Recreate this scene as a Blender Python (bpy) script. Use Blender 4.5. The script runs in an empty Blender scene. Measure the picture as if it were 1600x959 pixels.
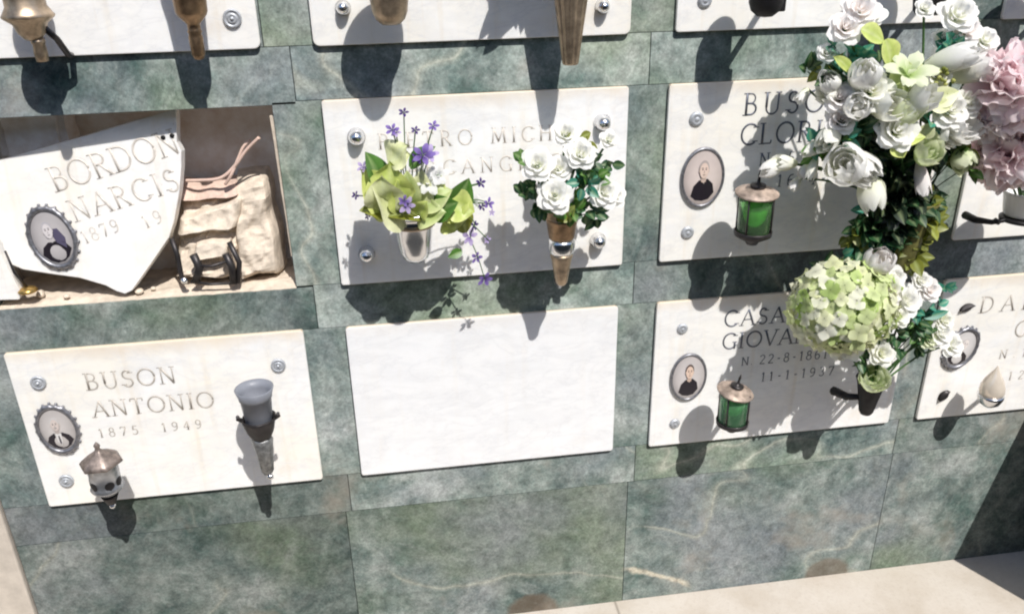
import bpy, bmesh, math, random
from mathutils import Vector, Matrix, Quaternion, noise as mnoise

rnd = random.Random(11)
C = bpy.context.scene.collection
PI = math.pi
V = Vector

# ------------------------------------------------------------------ camera
F = 1337.0                                    # focal length in photo pixels (1600 wide)
CAM = V((-0.1716, -1.6988, 1.6785))
EUL = (math.radians(64.965), math.radians(1.012), math.radians(-8.360))
WF = -0.020                                    # face of the green cladding
SUNX, SUNZ = 0.33, 1.47                      # the sun stands high, a little to the right
ZO = 1.162                                    # height of the middle row's centre line above the paving
cam = bpy.data.objects.new('camera', bpy.data.cameras.new('camera'))
C.objects.link(cam)
cam.location = CAM
cam.rotation_euler = EUL
cam.data.sensor_width = 36.0
cam.data.lens = 36.0 * F / 1600.0
cam.data.clip_start = 0.02
cam.data.clip_end = 500.0
bpy.context.scene.camera = cam
RM = cam.rotation_euler.to_matrix()

def ray(px, py):
    return RM @ V(((px - 800) / F, -(py - 479.5) / F, -1.0))
def at(px, py, Y=0.0):
    """the point of the place at depth Y (wall face = 0, towards the viewer negative)"""
    d = ray(px, py)
    return CAM + d * ((Y - CAM.y) / d.y)
def on_plane(px, py, p0, n):
    d = ray(px, py)
    return CAM + d * ((p0 - CAM).dot(n) / d.dot(n))

# ------------------------------------------------------------------ materials
def new_mat(name):
    m = bpy.data.materials.new(name)
    m.use_nodes = True
    nt = m.node_tree
    nt.nodes.clear()
    out = nt.nodes.new('ShaderNodeOutputMaterial')
    return m, nt, out

class NT:
    """small shorthand for node trees"""
    def __init__(s, nt): s.nt = nt
    def n(s, t, **kw):
        x = s.nt.nodes.new('ShaderNode' + t)
        for k, v in kw.items():
            if k.startswith('_'): setattr(x, k[1:], v)
        return x
    def l(s, a, b): s.nt.links.new(a, b)
    def noise(s, vec, scale, detail=4, rough=0.55, dist=0.0):
        x = s.n('TexNoise')
        x.inputs['Scale'].default_value = scale
        x.inputs['Detail'].default_value = detail
        x.inputs['Roughness'].default_value = rough
        x.inputs['Distortion'].default_value = dist
        if vec is not None: s.l(vec, x.inputs['Vector'])
        return x.outputs['Fac']
    def ramp(s, fac, stops):
        x = s.n('ValToRGB')
        e = x.color_ramp.elements
        while len(e) < len(stops): e.new(0.5)
        for i, (p, c) in enumerate(stops):
            e[i].position = p
            e[i].color = (c, c, c, 1) if isinstance(c, (int, float)) else (*c, 1)
        s.l(fac, x.inputs['Fac'])
        return x.outputs['Color']
    def mix(s, fac, a, b, mode='MIX'):
        x = s.n('Mix', _data_type='RGBA', _blend_type=mode)
        for k, v in ((0, fac), (6, a), (7, b)):
            if hasattr(v, 'is_linked'): s.l(v, x.inputs[k])
            elif isinstance(v, (int, float)): x.inputs[k].default_value = v if k == 0 else (v, v, v, 1)
            else: x.inputs[k].default_value = (*v, 1)
        return x.outputs[2]
    def math(s, op, a, b=0.0):
        x = s.n('Math', _operation=op)
        for k, v in ((0, a), (1, b)):
            if hasattr(v, 'is_linked'): s.l(v, x.inputs[k])
            else: x.inputs[k].default_value = v
        return x.outputs[0]
    def mapping(s, vec, scale=(1, 1, 1), rot=(0, 0, 0), loc=(0, 0, 0)):
        x = s.n('Mapping')
        x.inputs['Scale'].default_value = scale
        x.inputs['Rotation'].default_value = rot
        x.inputs['Location'].default_value = loc
        s.l(vec, x.inputs['Vector'])
        return x.outputs[0]
    def bump(s, h, strength=0.3, dist=0.002):
        x = s.n('Bump')
        x.inputs['Strength'].default_value = strength
        x.inputs['Distance'].default_value = dist
        s.l(h, x.inputs['Height'])
        return x.outputs[0]
    def bsdf(s, out, color=None, rough=0.5, metal=0.0, spec=0.5, normal=None, **kw):
        b = s.n('BsdfPrincipled')
        for k, v in (('Base Color', color), ('Roughness', rough), ('Metallic', metal), ('Specular IOR Level', spec)):
            if v is None: continue
            if hasattr(v, 'is_linked'): s.l(v, b.inputs[k])
            elif k == 'Base Color': b.inputs[k].default_value = (*v, 1)
            else: b.inputs[k].default_value = v
        for k, v in kw.items():
            b.inputs[k.replace('_', ' ')].default_value = v
        if normal is not None: s.l(normal, b.inputs['Normal'])
        s.l(b.outputs[0], out.inputs['Surface'])
        return b

M = {}

def green_marble():
    m, nt, out = new_mat('green_marble')
    t = NT(nt)
    co = t.n('TexCoord').outputs['Object']
    at_ = t.n('Attribute', _attribute_name='Col')
    sep = t.n('SeparateColor'); t.l(at_.outputs['Color'], sep.inputs[0])
    # every slab is cut from another place of the block: shift the pattern by the slab's own number
    off = t.n('CombineXYZ')
    t.l(t.math('MULTIPLY', sep.outputs[0], 37.0), off.inputs[0])
    t.l(t.math('MULTIPLY', sep.outputs[1], 53.0), off.inputs[1])
    t.l(t.math('MULTIPLY', sep.outputs[0], 71.0), off.inputs[2])
    add = t.n('VectorMath', _operation='ADD'); t.l(co, add.inputs[0]); t.l(off.outputs[0], add.inputs[1])
    rotv = t.n('VectorRotate', _rotation_type='Y_AXIS')
    t.l(add.outputs[0], rotv.inputs['Vector'])
    t.l(t.math('MULTIPLY', sep.outputs[1], 3.0), rotv.inputs['Angle'])
    p = rotv.outputs[0]
    warp = t.n('TexNoise'); warp.inputs['Scale'].default_value = 5; warp.inputs['Detail'].default_value = 3
    t.l(p, warp.inputs['Vector'])
    wv = t.n('VectorMath', _operation='SCALE'); wv.inputs['Scale'].default_value = 0.07
    t.l(warp.outputs['Color'], wv.inputs[0])
    pv = t.n('VectorMath', _operation='ADD'); t.l(p, pv.inputs[0]); t.l(wv.outputs[0], pv.inputs[1])
    q = pv.outputs[0]
    cloud = t.noise(q, 5.0, 8, 0.70)
    base = t.ramp(cloud, [(0.33, (0.042, 0.068, 0.068)), (0.44, (0.130, 0.165, 0.154)),
                          (0.54, (0.225, 0.258, 0.238)), (0.66, (0.385, 0.400, 0.380))])
    # stretched streaks
    st = t.noise(t.mapping(q, (5, 5, 13)), 1.6, 6, 0.65)
    base = t.mix(t.ramp(st, [(0.46, 0.0), (0.70, 0.40)]), base, (0.330, 0.345, 0.325))
    st2 = t.noise(t.mapping(q, (13, 8, 8), (0, 0.5, 0)), 1.1, 6, 0.65)
    base = t.mix(t.ramp(st2, [(0.50, 0.0), (0.66, 0.60)]), base, (0.062, 0.110, 0.095))
    # olive / mauve casts in patches
    tone = t.noise(p, 2.6, 3, 0.5)
    base = t.mix(t.ramp(tone, [(0.50, 0.0), (0.64, 0.50)]), base, (0.190, 0.225, 0.140))
    tone2 = t.noise(t.mapping(p, loc=(7, 3, 1)), 3.4, 3, 0.5)
    base = t.mix(t.ramp(tone2, [(0.48, 0.0), (0.68, 0.60)]), base, (0.225, 0.232, 0.258))
    # pale calcite veins: thin ridges of a warped noise
    v1 = t.noise(t.mapping(q, (1, 1, 1.7)), 1.5, 3, 0.45)
    r1 = t.math('ABSOLUTE', t.math('SUBTRACT', v1, 0.5))
    vm = t.ramp(t.noise(t.mapping(p, loc=(2, 4, 9)), 1.9, 2), [(0.47, 0.0), (0.56, 1.0)])
    base = t.mix(t.math('MULTIPLY', vm, t.ramp(r1, [(0.0, 0.65), (0.004, 0.30), (0.014, 0.0)])), base, (0.46, 0.45, 0.38))
    # one long cream vein at the foot of the wall
    sv = t.n('SeparateXYZ'); t.l(co, sv.inputs[0])
    zc = t.math('SUBTRACT', sv.outputs[2], t.math('ADD', VEIN[1], t.math('MULTIPLY', t.math('SUBTRACT', sv.outputs[0], VEIN[0]), VEIN[2])))
    zc = t.math('ABSOLUTE', t.math('ADD', zc, t.math('MULTIPLY', t.math('SUBTRACT', t.noise(co, 11, 3), 0.5), 0.07)))
    xr = t.math('ABSOLUTE', t.math('SUBTRACT', sv.outputs[0], VEIN[0] + .085))
    base = t.mix(t.math('MULTIPLY', t.ramp(xr, [(0.075, 1.0), (0.10, 0.0)]), t.ramp(zc, [(0.0, 0.9), (0.0045, 0.7), (0.009, 0.0)])), base, (0.62, 0.55, 0.44))
    fs = t.noise(t.mapping(q, (12, 8, 24), (0, .7, 0)), 1.5, 6, 0.7)
    base = t.mix(t.ramp(fs, [(0.54, 0.0), (0.74, 0.40)]), base, (0.40, 0.42, 0.39))
    fd = t.noise(t.mapping(q, (11, 8, 16), (0, -.5, 0), (4, 2, 8)), 1.7, 6, 0.7)
    base = t.mix(t.ramp(fd, [(0.54, 0.0), (0.74, 0.45)]), base, (0.09, 0.13, 0.12))
    blot = t.noise(t.mapping(q, loc=(1, 6, 2)), 34, 6, 0.75)
    base = t.mix(0.46, base, t.ramp(blot, [(0.30, 0.10), (0.48, 0.46), (0.72, 0.92)]), 'OVERLAY')
    # fine crystal grain
    g = t.noise(co, 170, 3, 0.7)
    base = t.mix(0.45, base, t.ramp(g, [(0.3, 0.25), (0.7, 0.80)]), 'OVERLAY')
    # slab by slab lightness
    tint = t.math('ADD', 0.36, t.math('MULTIPLY', sep.outputs[2], 1.28))
    cc = t.n('CombineColor')
    for i in range(3): t.l(tint, cc.inputs[i])
    base = t.mix(1.0, base, cc.outputs[0], 'MULTIPLY')
    # damp brown patches at the foot of the wall
    for cx, w, h in ((STAIN[0], 0.075, 0.060), (STAIN[1], 0.070, 0.062)):
        mp = t.mapping(co, (1 / w, 0, 1 / h), loc=(-(cx - 0.4) / w, 0, -0.006 / h))
        ln = t.n('VectorMath', _operation='LENGTH'); t.l(mp, ln.inputs[0])
        wob = t.math('ADD', ln.outputs['Value'], t.math('MULTIPLY', t.math('SUBTRACT', t.noise(co, 30, 2), 0.5), 0.25))
        base = t.mix(t.ramp(wob, [(0.80, 0.62), (1.02, 0.0)]), base, (0.150, 0.105, 0.075))
    ru = t.noise(t.mapping(co, loc=(5, 2, 7)), 4.2, 4, 0.6)
    base = t.mix(t.ramp(ru, [(0.60, 0.0), (0.72, 0.45)]), base, (0.34, 0.285, 0.235))
    # dust and lime wash
    d = t.noise(co, 14, 5, 0.65)
    base = t.mix(t.ramp(d, [(0.55, 0.0), (0.8, 0.30)]), base, (0.30, 0.30, 0.28))
    ro = t.ramp(t.noise(co, 22, 4, 0.6), [(0.3, 0.30), (0.7, 0.50)])
    pb = t.bsdf(out, base, ro, spec=0.12, normal=t.bump(g, 0.12, 0.001))
    tn = t.n('BsdfToon', _component='DIFFUSE'); tn.inputs['Size'].default_value = 0.66; tn.inputs['Smooth'].default_value = 0.04
    t.l(t.mix(1.0, base, (0.735, 0.755, 0.755), 'MULTIPLY'), tn.inputs['Color'])
    mx = t.n('MixShader'); mx.inputs[0].default_value = 0.86
    t.l(pb.outputs[0], mx.inputs[1]); t.l(tn.outputs[0], mx.inputs[2]); t.l(mx.outputs[0], out.inputs['Surface'])
    return m

def white_marble(name, warm=0.0, grey=0.0, stain=1.0):
    m, nt, out = new_mat(name)
    t = NT(nt)
    co = t.n('TexCoord').outputs['Object']
    a = (0.92 - grey, 0.915 - grey, 0.91 - grey)
    b = (0.92 - grey, 0.915 - 0.025 * warm - grey, 0.91 - 0.075 * warm - grey)
    n1 = t.noise(co, 5, 5, 0.6, 0.4)
    base = t.ramp(n1, [(0.3, a), (0.7, b)])
    # soft grey drift of the stone
    n2 = t.noise(t.mapping(co, (4, 4, 11), (0, 0.6, 0)), 2.2, 6, 0.65, 0.8)
    base = t.mix(t.ramp(n2, [(0.42, 0.22), (0.55, 0.0)]), base, (0.66, 0.665, 0.68))
    n3 = t.noise(co, 60, 4, 0.7)
    base = t.mix(t.ramp(n3, [(0.5, 0.0), (0.8, 0.12)]), base, (0.6, 0.57, 0.5))
    # rust run-off and dirt, mostly towards the top edge
    n4 = t.noise(co, 7.5, 5, 0.6)
    base = t.mix(t.ramp(n4, [(0.60, 0.0), (0.80, 0.28 * stain)]), base, (0.70, 0.54, 0.36))
    run = t.noise(t.mapping(co, (38, 8, 2.2)), 1.0, 4, 0.6)
    base = t.mix(t.ramp(run, [(0.54, 0.0), (0.78, 0.34 * stain)]), base, (0.74, 0.62, 0.46))
    gv = t.noise(t.mapping(co, (5, 5, 12), (0, 0.9, 0), (3, 1, 2)), 1.4, 6, 0.6, 0.5)
    gr = t.math('ABSOLUTE', t.math('SUBTRACT', gv, 0.5))
    base = t.mix(t.ramp(gr, [(0.0, 0.30), (0.012, 0.12), (0.05, 0.0)]), base, (0.64, 0.64, 0.655))
    sp = t.noise(co, 115, 2, 0.5)
    base = t.mix(t.ramp(sp, [(0.74, 0.0), (0.80, 0.35 * stain)]), base, (0.38, 0.33, 0.27))
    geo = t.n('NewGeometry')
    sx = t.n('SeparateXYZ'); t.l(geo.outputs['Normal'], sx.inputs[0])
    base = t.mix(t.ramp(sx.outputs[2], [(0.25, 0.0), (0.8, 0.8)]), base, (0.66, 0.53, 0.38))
    sz = t.n('SeparateXYZ'); t.l(co, sz.inputs[0])
    zz = t.math('ADD', sz.outputs[2], t.math('MULTIPLY', t.math('SUBTRACT', t.noise(co, 9, 4), 0.5), 0.05))
    base = t.mix(t.ramp(zz, [(0.350, 0.0), (0.385, 0.55 * stain)]), base, (0.72, 0.58, 0.42))
    bb = t.bsdf(out, base, t.ramp(n3, [(0.3, 0.38), (0.7, 0.55)]), spec=0.25, normal=t.bump(n3, 0.10, 0.0008))
    bb.inputs['Subsurface Weight'].default_value = SSS
    bb.inputs['Subsurface Radius'].default_value = (1.0, 0.92, 0.85)
    bb.inputs['Subsurface Scale'].default_value = 0.015
    return m

def simple(name, color, rough=0.5, metal=0.0, spec=0.5, var=0.15, scale=30, bump=0.0, dark=None, **kw):
    m, nt, out = new_mat(name)
    t = NT(nt)
    co = t.n('TexCoord').outputs['Object']
    n = t.noise(co, scale, 5, 0.6)
    lo = dark if dark else tuple(c * (1 - var) for c in color)
    hi = tuple(min(1, c * (1 + var)) for c in color)
    base = t.ramp(n, [(0.32, lo), (0.68, hi)])
    nm = t.bump(n, bump, 0.003) if bump else None
    r = t.ramp(t.noise(co, scale * 1.7, 3), [(0.3, max(0.03, rough * 0.8)), (0.7, min(1, rough * 1.2))])
    t.bsdf(out, base, r, metal, spec, nm, **kw)
    return m

def vertex_mat(name, rough=0.55, trans=0.3, spec=0.3, var=0.12, scale=60):
    """petals, leaves and porcelain pictures: colour from the mesh, light passing through"""
    m, nt, out = new_mat(name)
    t = NT(nt)
    at_ = t.n('Attribute', _attribute_name='Col')
    co = t.n('TexCoord').outputs['Object']
    n = t.noise(co, scale, 3, 0.6)
    col = t.mix(1.0, at_.outputs['Color'], t.ramp(n, [(0.3, 1 - var), (0.7, 1.0)]), 'MULTIPLY')
    b = t.bsdf(out, col, rough, 0, spec)
    if trans:
        tr = t.n('BsdfTranslucent'); t.l(col, tr.inputs['Color'])
        mx = t.n('MixShader'); mx.inputs[0].default_value = trans
        t.l(b.outputs[0], mx.inputs[1]); t.l(tr.outputs[0], mx.inputs[2])
        t.l(mx.outputs[0], out.inputs['Surface'])
    return m

SSS = 0.35
v0_, v1_ = at(978, 889, WF), at(1115, 916, WF)
VEIN = (v0_.x - 0.4, v0_.z, (v1_.z - v0_.z) / (v1_.x - v0_.x))
STAIN = (at(830, 935).x, at(1285, 890).x)
M['green'] = green_marble()
M['white'] = white_marble('white_marble', 1.1)
M['blank'] = white_marble('new_white_marble', -0.2, 0.055, 0.30)
M['cream'] = white_marble('cream_marble', 2.0)
M['old'] = white_marble('old_cream_marble', 2.2, 0.01)
M['core'] = simple('dark_grout', (0.05, 0.055, 0.05), 0.9)
M['beige'] = simple('beige_limestone', (0.52, 0.465, 0.40), 0.85, scale=26, var=0.12, bump=0.35, spec=0.2)
def paving():
    m, nt, out = new_mat('pale_paving'); t = NT(nt)
    co = t.n('TexCoord').outputs['Object']
    n1 = t.noise(co, 7, 6, 0.65); n2 = t.noise(co, 90, 4, 0.7); n3 = t.noise(co, 260, 2, 0.6)
    base = t.ramp(n1, [(0.30, (0.47, 0.41, 0.34)), (0.55, (0.54, 0.485, 0.42)), (0.75, (0.58, 0.53, 0.47))])
    base = t.mix(t.ramp(n2, [(0.52, 0.0), (0.75, 0.35)]), base, (0.36, 0.30, 0.24))
    base = t.mix(t.ramp(n3, [(0.68, 0.0), (0.76, 0.6)]), base, (0.22, 0.19, 0.16))
    sx = t.n('SeparateXYZ'); t.l(co, sx.inputs[0])
    fx = t.math('ABSOLUTE', t.math('SUBTRACT', t.math('FRACT', t.math('ADD', t.math('MULTIPLY', sx.outputs[0], 1 / 1.4), 0.27)), 0.5))
    base = t.mix(t.ramp(fx, [(0.0, 0.75), (0.0016, 0.6), (0.003, 0.0)]), base, (0.20, 0.17, 0.14))
    t.bsdf(out, base, 0.85, spec=0.2, normal=t.bump(n2, 0.35, 0.003))
    return m
M['paving'] = paving()
M['gravel'] = simple('dark_asphalt', (0.055, 0.054, 0.052), 0.95, scale=55, var=0.5, bump=0.6, spec=0.1)
M['plaster'] = simple('niche_plaster', (0.90, 0.84, 0.78), 0.95, scale=16, var=0.28, bump=0.45, spec=0.1, dark=(0.70, 0.61, 0.53))
M['mortar'] = simple('pale_mortar', (0.62, 0.53, 0.43), 0.95, scale=45, var=0.2, bump=0.6, spec=0.1)
M['letter'] = simple('lead_letter', (0.40, 0.37, 0.33), 0.5, 0.5, 0.5, scale=80)
M['letter_old'] = simple('worn_letter', (0.46, 0.42, 0.37), 0.6, 0.15, 0.4, scale=80, var=0.25)
M['letter_pale'] = simple('pale_letter', (0.62, 0.57, 0.51), 0.6, 0.1, 0.4, scale=80, var=0.25)
M['letter_shade'] = simple('shaded_letter', (0.12, 0.13, 0.16), 0.5, 0.55, 0.5, scale=80)  # bluish dark of letters in shade, put into the metal's colour
M['chrome'] = simple('chrome', (0.78, 0.78, 0.79), 0.20, 1.0, 0.5, var=0.06)
M['framemetal'] = simple('portrait_frame_metal', (0.24, 0.24, 0.26), 0.42, 0.7, 0.5, var=0.35, scale=150)
M['studgrey'] = simple('stud_grey', (0.46, 0.48, 0.51), 0.5, 0.35, 0.5, var=0.2, scale=120)
M['dullsteel'] = simple('dull_steel', (0.40, 0.41, 0.43), 0.36, 0.85, 0.5, var=0.25, scale=60)
M['bronze'] = simple('brown_bronze', (0.30, 0.20, 0.12), 0.38, 0.85, 0.5, var=0.5, scale=40, bump=0.15)
M['oldbronze'] = simple('olive_bronze', (0.15, 0.14, 0.045), 0.6, 0.2, 0.4, var=0.6, scale=26, bump=0.3)
M['palebronze'] = simple('pale_bronze', (0.40, 0.31, 0.22), 0.40, 0.8, 0.5, var=0.45, scale=40, bump=0.15)
M['copper'] = simple('faded_copper', (0.42, 0.33, 0.27), 0.5, 0.45, 0.5, var=0.6, scale=36, bump=0.4)
M['iron'] = simple('black_iron', (0.016, 0.015, 0.016), 0.5, 0.3, 0.4, var=0.3)
M['darkiron'] = simple('dark_tarnish', (0.05, 0.045, 0.045), 0.45, 0.6, 0.4, var=0.4)
M['roofmetal'] = simple('weathered_roof', (0.24, 0.195, 0.17), 0.5, 0.55, 0.5, var=0.5, scale=60, bump=0.3)
M['glass'] = simple('green_glass', (0.50, 0.88, 0.44), 0.07, 0.0, 0.6, var=0.2, scale=18, Transmission_Weight=0.92)
M['wax'] = simple('green_wax', (0.26, 0.66, 0.12), 0.6, var=0.25, scale=40)
M['glass_dark'] = simple('dark_green_glass', (0.28, 0.62, 0.34), 0.08, 0.0, 0.6, var=0.4, scale=18, Transmission_Weight=0.80)
M['plastic'] = simple('grey_plastic', (0.21, 0.22, 0.25), 0.45, 0.0, 0.4, var=0.1)
M['pewter'] = simple('patterned_pewter', (0.20, 0.20, 0.195), 0.42, 0.6, 0.5, var=0.6, scale=75, bump=0.5)
M['whitepot'] = simple('white_ceramic', (0.78, 0.77, 0.74), 0.35, 0.0, 0.5, var=0.05)
M['pearl'] = simple('pearl_glass', (0.82, 0.72, 0.60), 0.16, 0.35, 0.6, var=0.08)
M['petal'] = vertex_mat('petal', 0.6, 0.45, 0.12, 0.05)
M['thinpetal'] = vertex_mat('thin_petal', 0.6, 0.58, 0.1, 0.04)
M['leaf'] = vertex_mat('leaf', 0.42, 0.30, 0.5, 0.25)
M['porcelain'] = vertex_mat('porcelain', 0.22, 0.0, 0.5, 0.06)
M['cloth'] = simple('dusty_cloth', (0.64, 0.55, 0.45), 0.95, scale=55, var=0.22, bump=0.7, spec=0.1)
M['pinkcloth'] = simple('pinkish_cloth', (0.63, 0.47, 0.39), 0.95, scale=55, var=0.22, bump=0.7, spec=0.1)
M['wire'] = simple('pinkish_flex', (0.66, 0.48, 0.40), 0.6, var=0.1)
M['brass'] = simple('brass', (0.55, 0.36, 0.12), 0.35, 0.9, var=0.2)
M['stem'] = simple('stem', (0.05, 0.12, 0.03), 0.6, var=0.3)

# ------------------------------------------------------------------ mesh builder
def frame(w, up=V((0, 0, 1))):
    """right-handed frame whose third axis is w"""
    w = V(w).normalized()
    u = up.cross(w)
    if u.length < 1e-4: u = V((1, 0, 0)).cross(w)
    u.normalize()
    return u, w.cross(u), w

class MB:
    def __init__(s): s.v = []; s.f = []; s.c = []; s.sm = []
    def vert(s, p, c=(1, 1, 1)): s.v.append(V(p)); s.c.append(c); return len(s.v) - 1
    def face(s, ids, smooth=True): s.f.append(tuple(ids)); s.sm.append(smooth)
    def grid(s, fn, nu, nv, col=(1, 1, 1), smooth=True, wrap=False):
        b = len(s.v)
        for j in range(nv + 1):
            for i in range(nu + (0 if wrap else 1)):
                u, v = i / nu, j / nv
                s.vert(fn(u, v), col(u, v) if callable(col) else col)
        n = nu if wrap else nu + 1
        for j in range(nv):
            for i in range(nu):
                a = b + j * n + i; k = b + j * n + (i + 1) % n
                s.face((a, k, k + n, a + n), smooth)
    def lathe(s, prof, base, axis=(0, 0, 1), seg=28, sx=1.0, sy=1.0, col=(1, 1, 1), smooth=True, up=V((0, 0, 1)), flute=None):
        u, v, w = frame(axis, up); base = V(base)
        n = len(prof) - 1
        b = len(s.v)
        for r, h in prof:
            for i in range(seg):
                a = 2 * PI * i / seg
                k = 1.0 if flute is None else flute(a)
                s.vert(base + u * (r * k * sx * math.cos(a)) + v * (r * k * sy * math.sin(a)) + w * h, col)
        for j in range(n):
            for i in range(seg):
                a = b + j * seg + i; k = b + j * seg + (i + 1) % seg
                s.face((a, k, k + seg, a + seg), smooth)
        if prof[0][0] > 1e-6: s.face([b + i for i in range(seg)][::-1], False)
        if prof[-1][0] > 1e-6: s.face([b + n * seg + i for i in range(seg)], False)
    def tube(s, pts, r, seg=8, col=(1, 1, 1), cap=True):
        pts = [V(p) for p in pts]
        rr = r if isinstance(r, (list, tuple)) else [r] * len(pts)
        b = len(s.v); n = len(pts)
        prev = None
        for i, p in enumerate(pts):
            t = (pts[min(i + 1, n - 1)] - pts[max(i - 1, 0)]).normalized()
            if prev is None:
                u, v, _ = frame(t)
            else:
                u = (prev - t * prev.dot(t)).normalized(); v = t.cross(u)
            prev = u
            for k in range(seg):
                a = 2 * PI * k / seg
                s.vert(p + (u * math.cos(a) + v * math.sin(a)) * rr[i], col)
        for i in range(n - 1):
            for k in range(seg):
                a = b + i * seg + k; q = b + i * seg + (k + 1) % seg
                s.face((a, q, q + seg, a + seg))
        if cap:
            s.face([b + k for k in range(seg)][::-1], False)
            s.face([b + (n - 1) * seg + k for k in range(seg)], False)
    def box(s, lo, hi, col=(1, 1, 1), bevel=0.0):
        bm = bmesh.new()
        bmesh.ops.create_cube(bm, size=1.0)
        lo, hi = V(lo), V(hi)
        for v in bm.verts:
            v.co = V((lo[k] + (v.co[k] + 0.5) * (hi[k] - lo[k]) for k in range(3)))
        if bevel:
            bmesh.ops.bevel(bm, geom=bm.edges[:], offset=bevel, segments=2, affect='EDGES', profile=0.5)
        s.add_bm(bm, col, False)
    def add_bm(s, bm, col=(1, 1, 1), smooth=False):
        b = len(s.v)
        bm.verts.index_update()
        for v in bm.verts: s.vert(v.co, col)
        for f in bm.faces: s.face([b + v.index for v in f.verts], smooth)
        bm.free()
    def prism(s, poly, n, depth, col=(1, 1, 1), bevel=0.0):
        """polygon (front face points, seen from the front) pushed back by depth along -n"""
        bm = bmesh.new()
        vs = [bm.verts.new(p) for p in poly]
        f = bm.faces.new(vs); f.normal_update()
        if f.normal.dot(n) < 0: f.normal_flip()
        r = bmesh.ops.extrude_face_region(bm, geom=[f])
        for g in r['geom']:
            if isinstance(g, bmesh.types.BMVert): g.co += n * depth * -1
        bmesh.ops.recalc_face_normals(bm, faces=bm.faces[:])
        if bevel:
            bmesh.ops.bevel(bm, geom=bm.edges[:], offset=bevel, segments=2, affect='EDGES', profile=0.5)
        s.add_bm(bm, col, False)
    def build(s, name, mat, parent=None, origin=None):
        me = bpy.data.meshes.new(name)
        o0 = V((0, 0, 0))
        root = parent
        while root is not None and root.parent is not None: root = root.parent
        if root is not None: o0 = V(root.location)
        elif origin is not None: o0 = V(origin)
        me.from_pydata([tuple(v - o0) for v in s.v], [], s.f)
        me.polygons.foreach_set('use_smooth', s.sm)
        ca = me.color_attributes.new('Col', 'FLOAT_COLOR', 'POINT')
        flat = []
        for c in s.c: flat.extend((c[0], c[1], c[2], 1.0))
        ca.data.foreach_set('color', flat)
        me.materials.append(mat)
        me.update()
        ob = bpy.data.objects.new(name, me)
        C.objects.link(ob)
        if parent is not None: ob.parent = parent
        else: ob.location = o0
        return ob

def thing(name, label, cat, loc, group=None):
    o = bpy.data.objects.new(name, None)
    o.empty_display_size = 0.05
    C.objects.link(o)
    o.location = V(loc)
    o['label'] = label; o['category'] = cat
    if group: o['group'] = group
    return o
def tag(o, label, cat, group=None, kind=None):
    if kind: o['kind'] = kind
    else: o['label'] = label; o['category'] = cat
    if group: o['group'] = group
    return o

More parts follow.
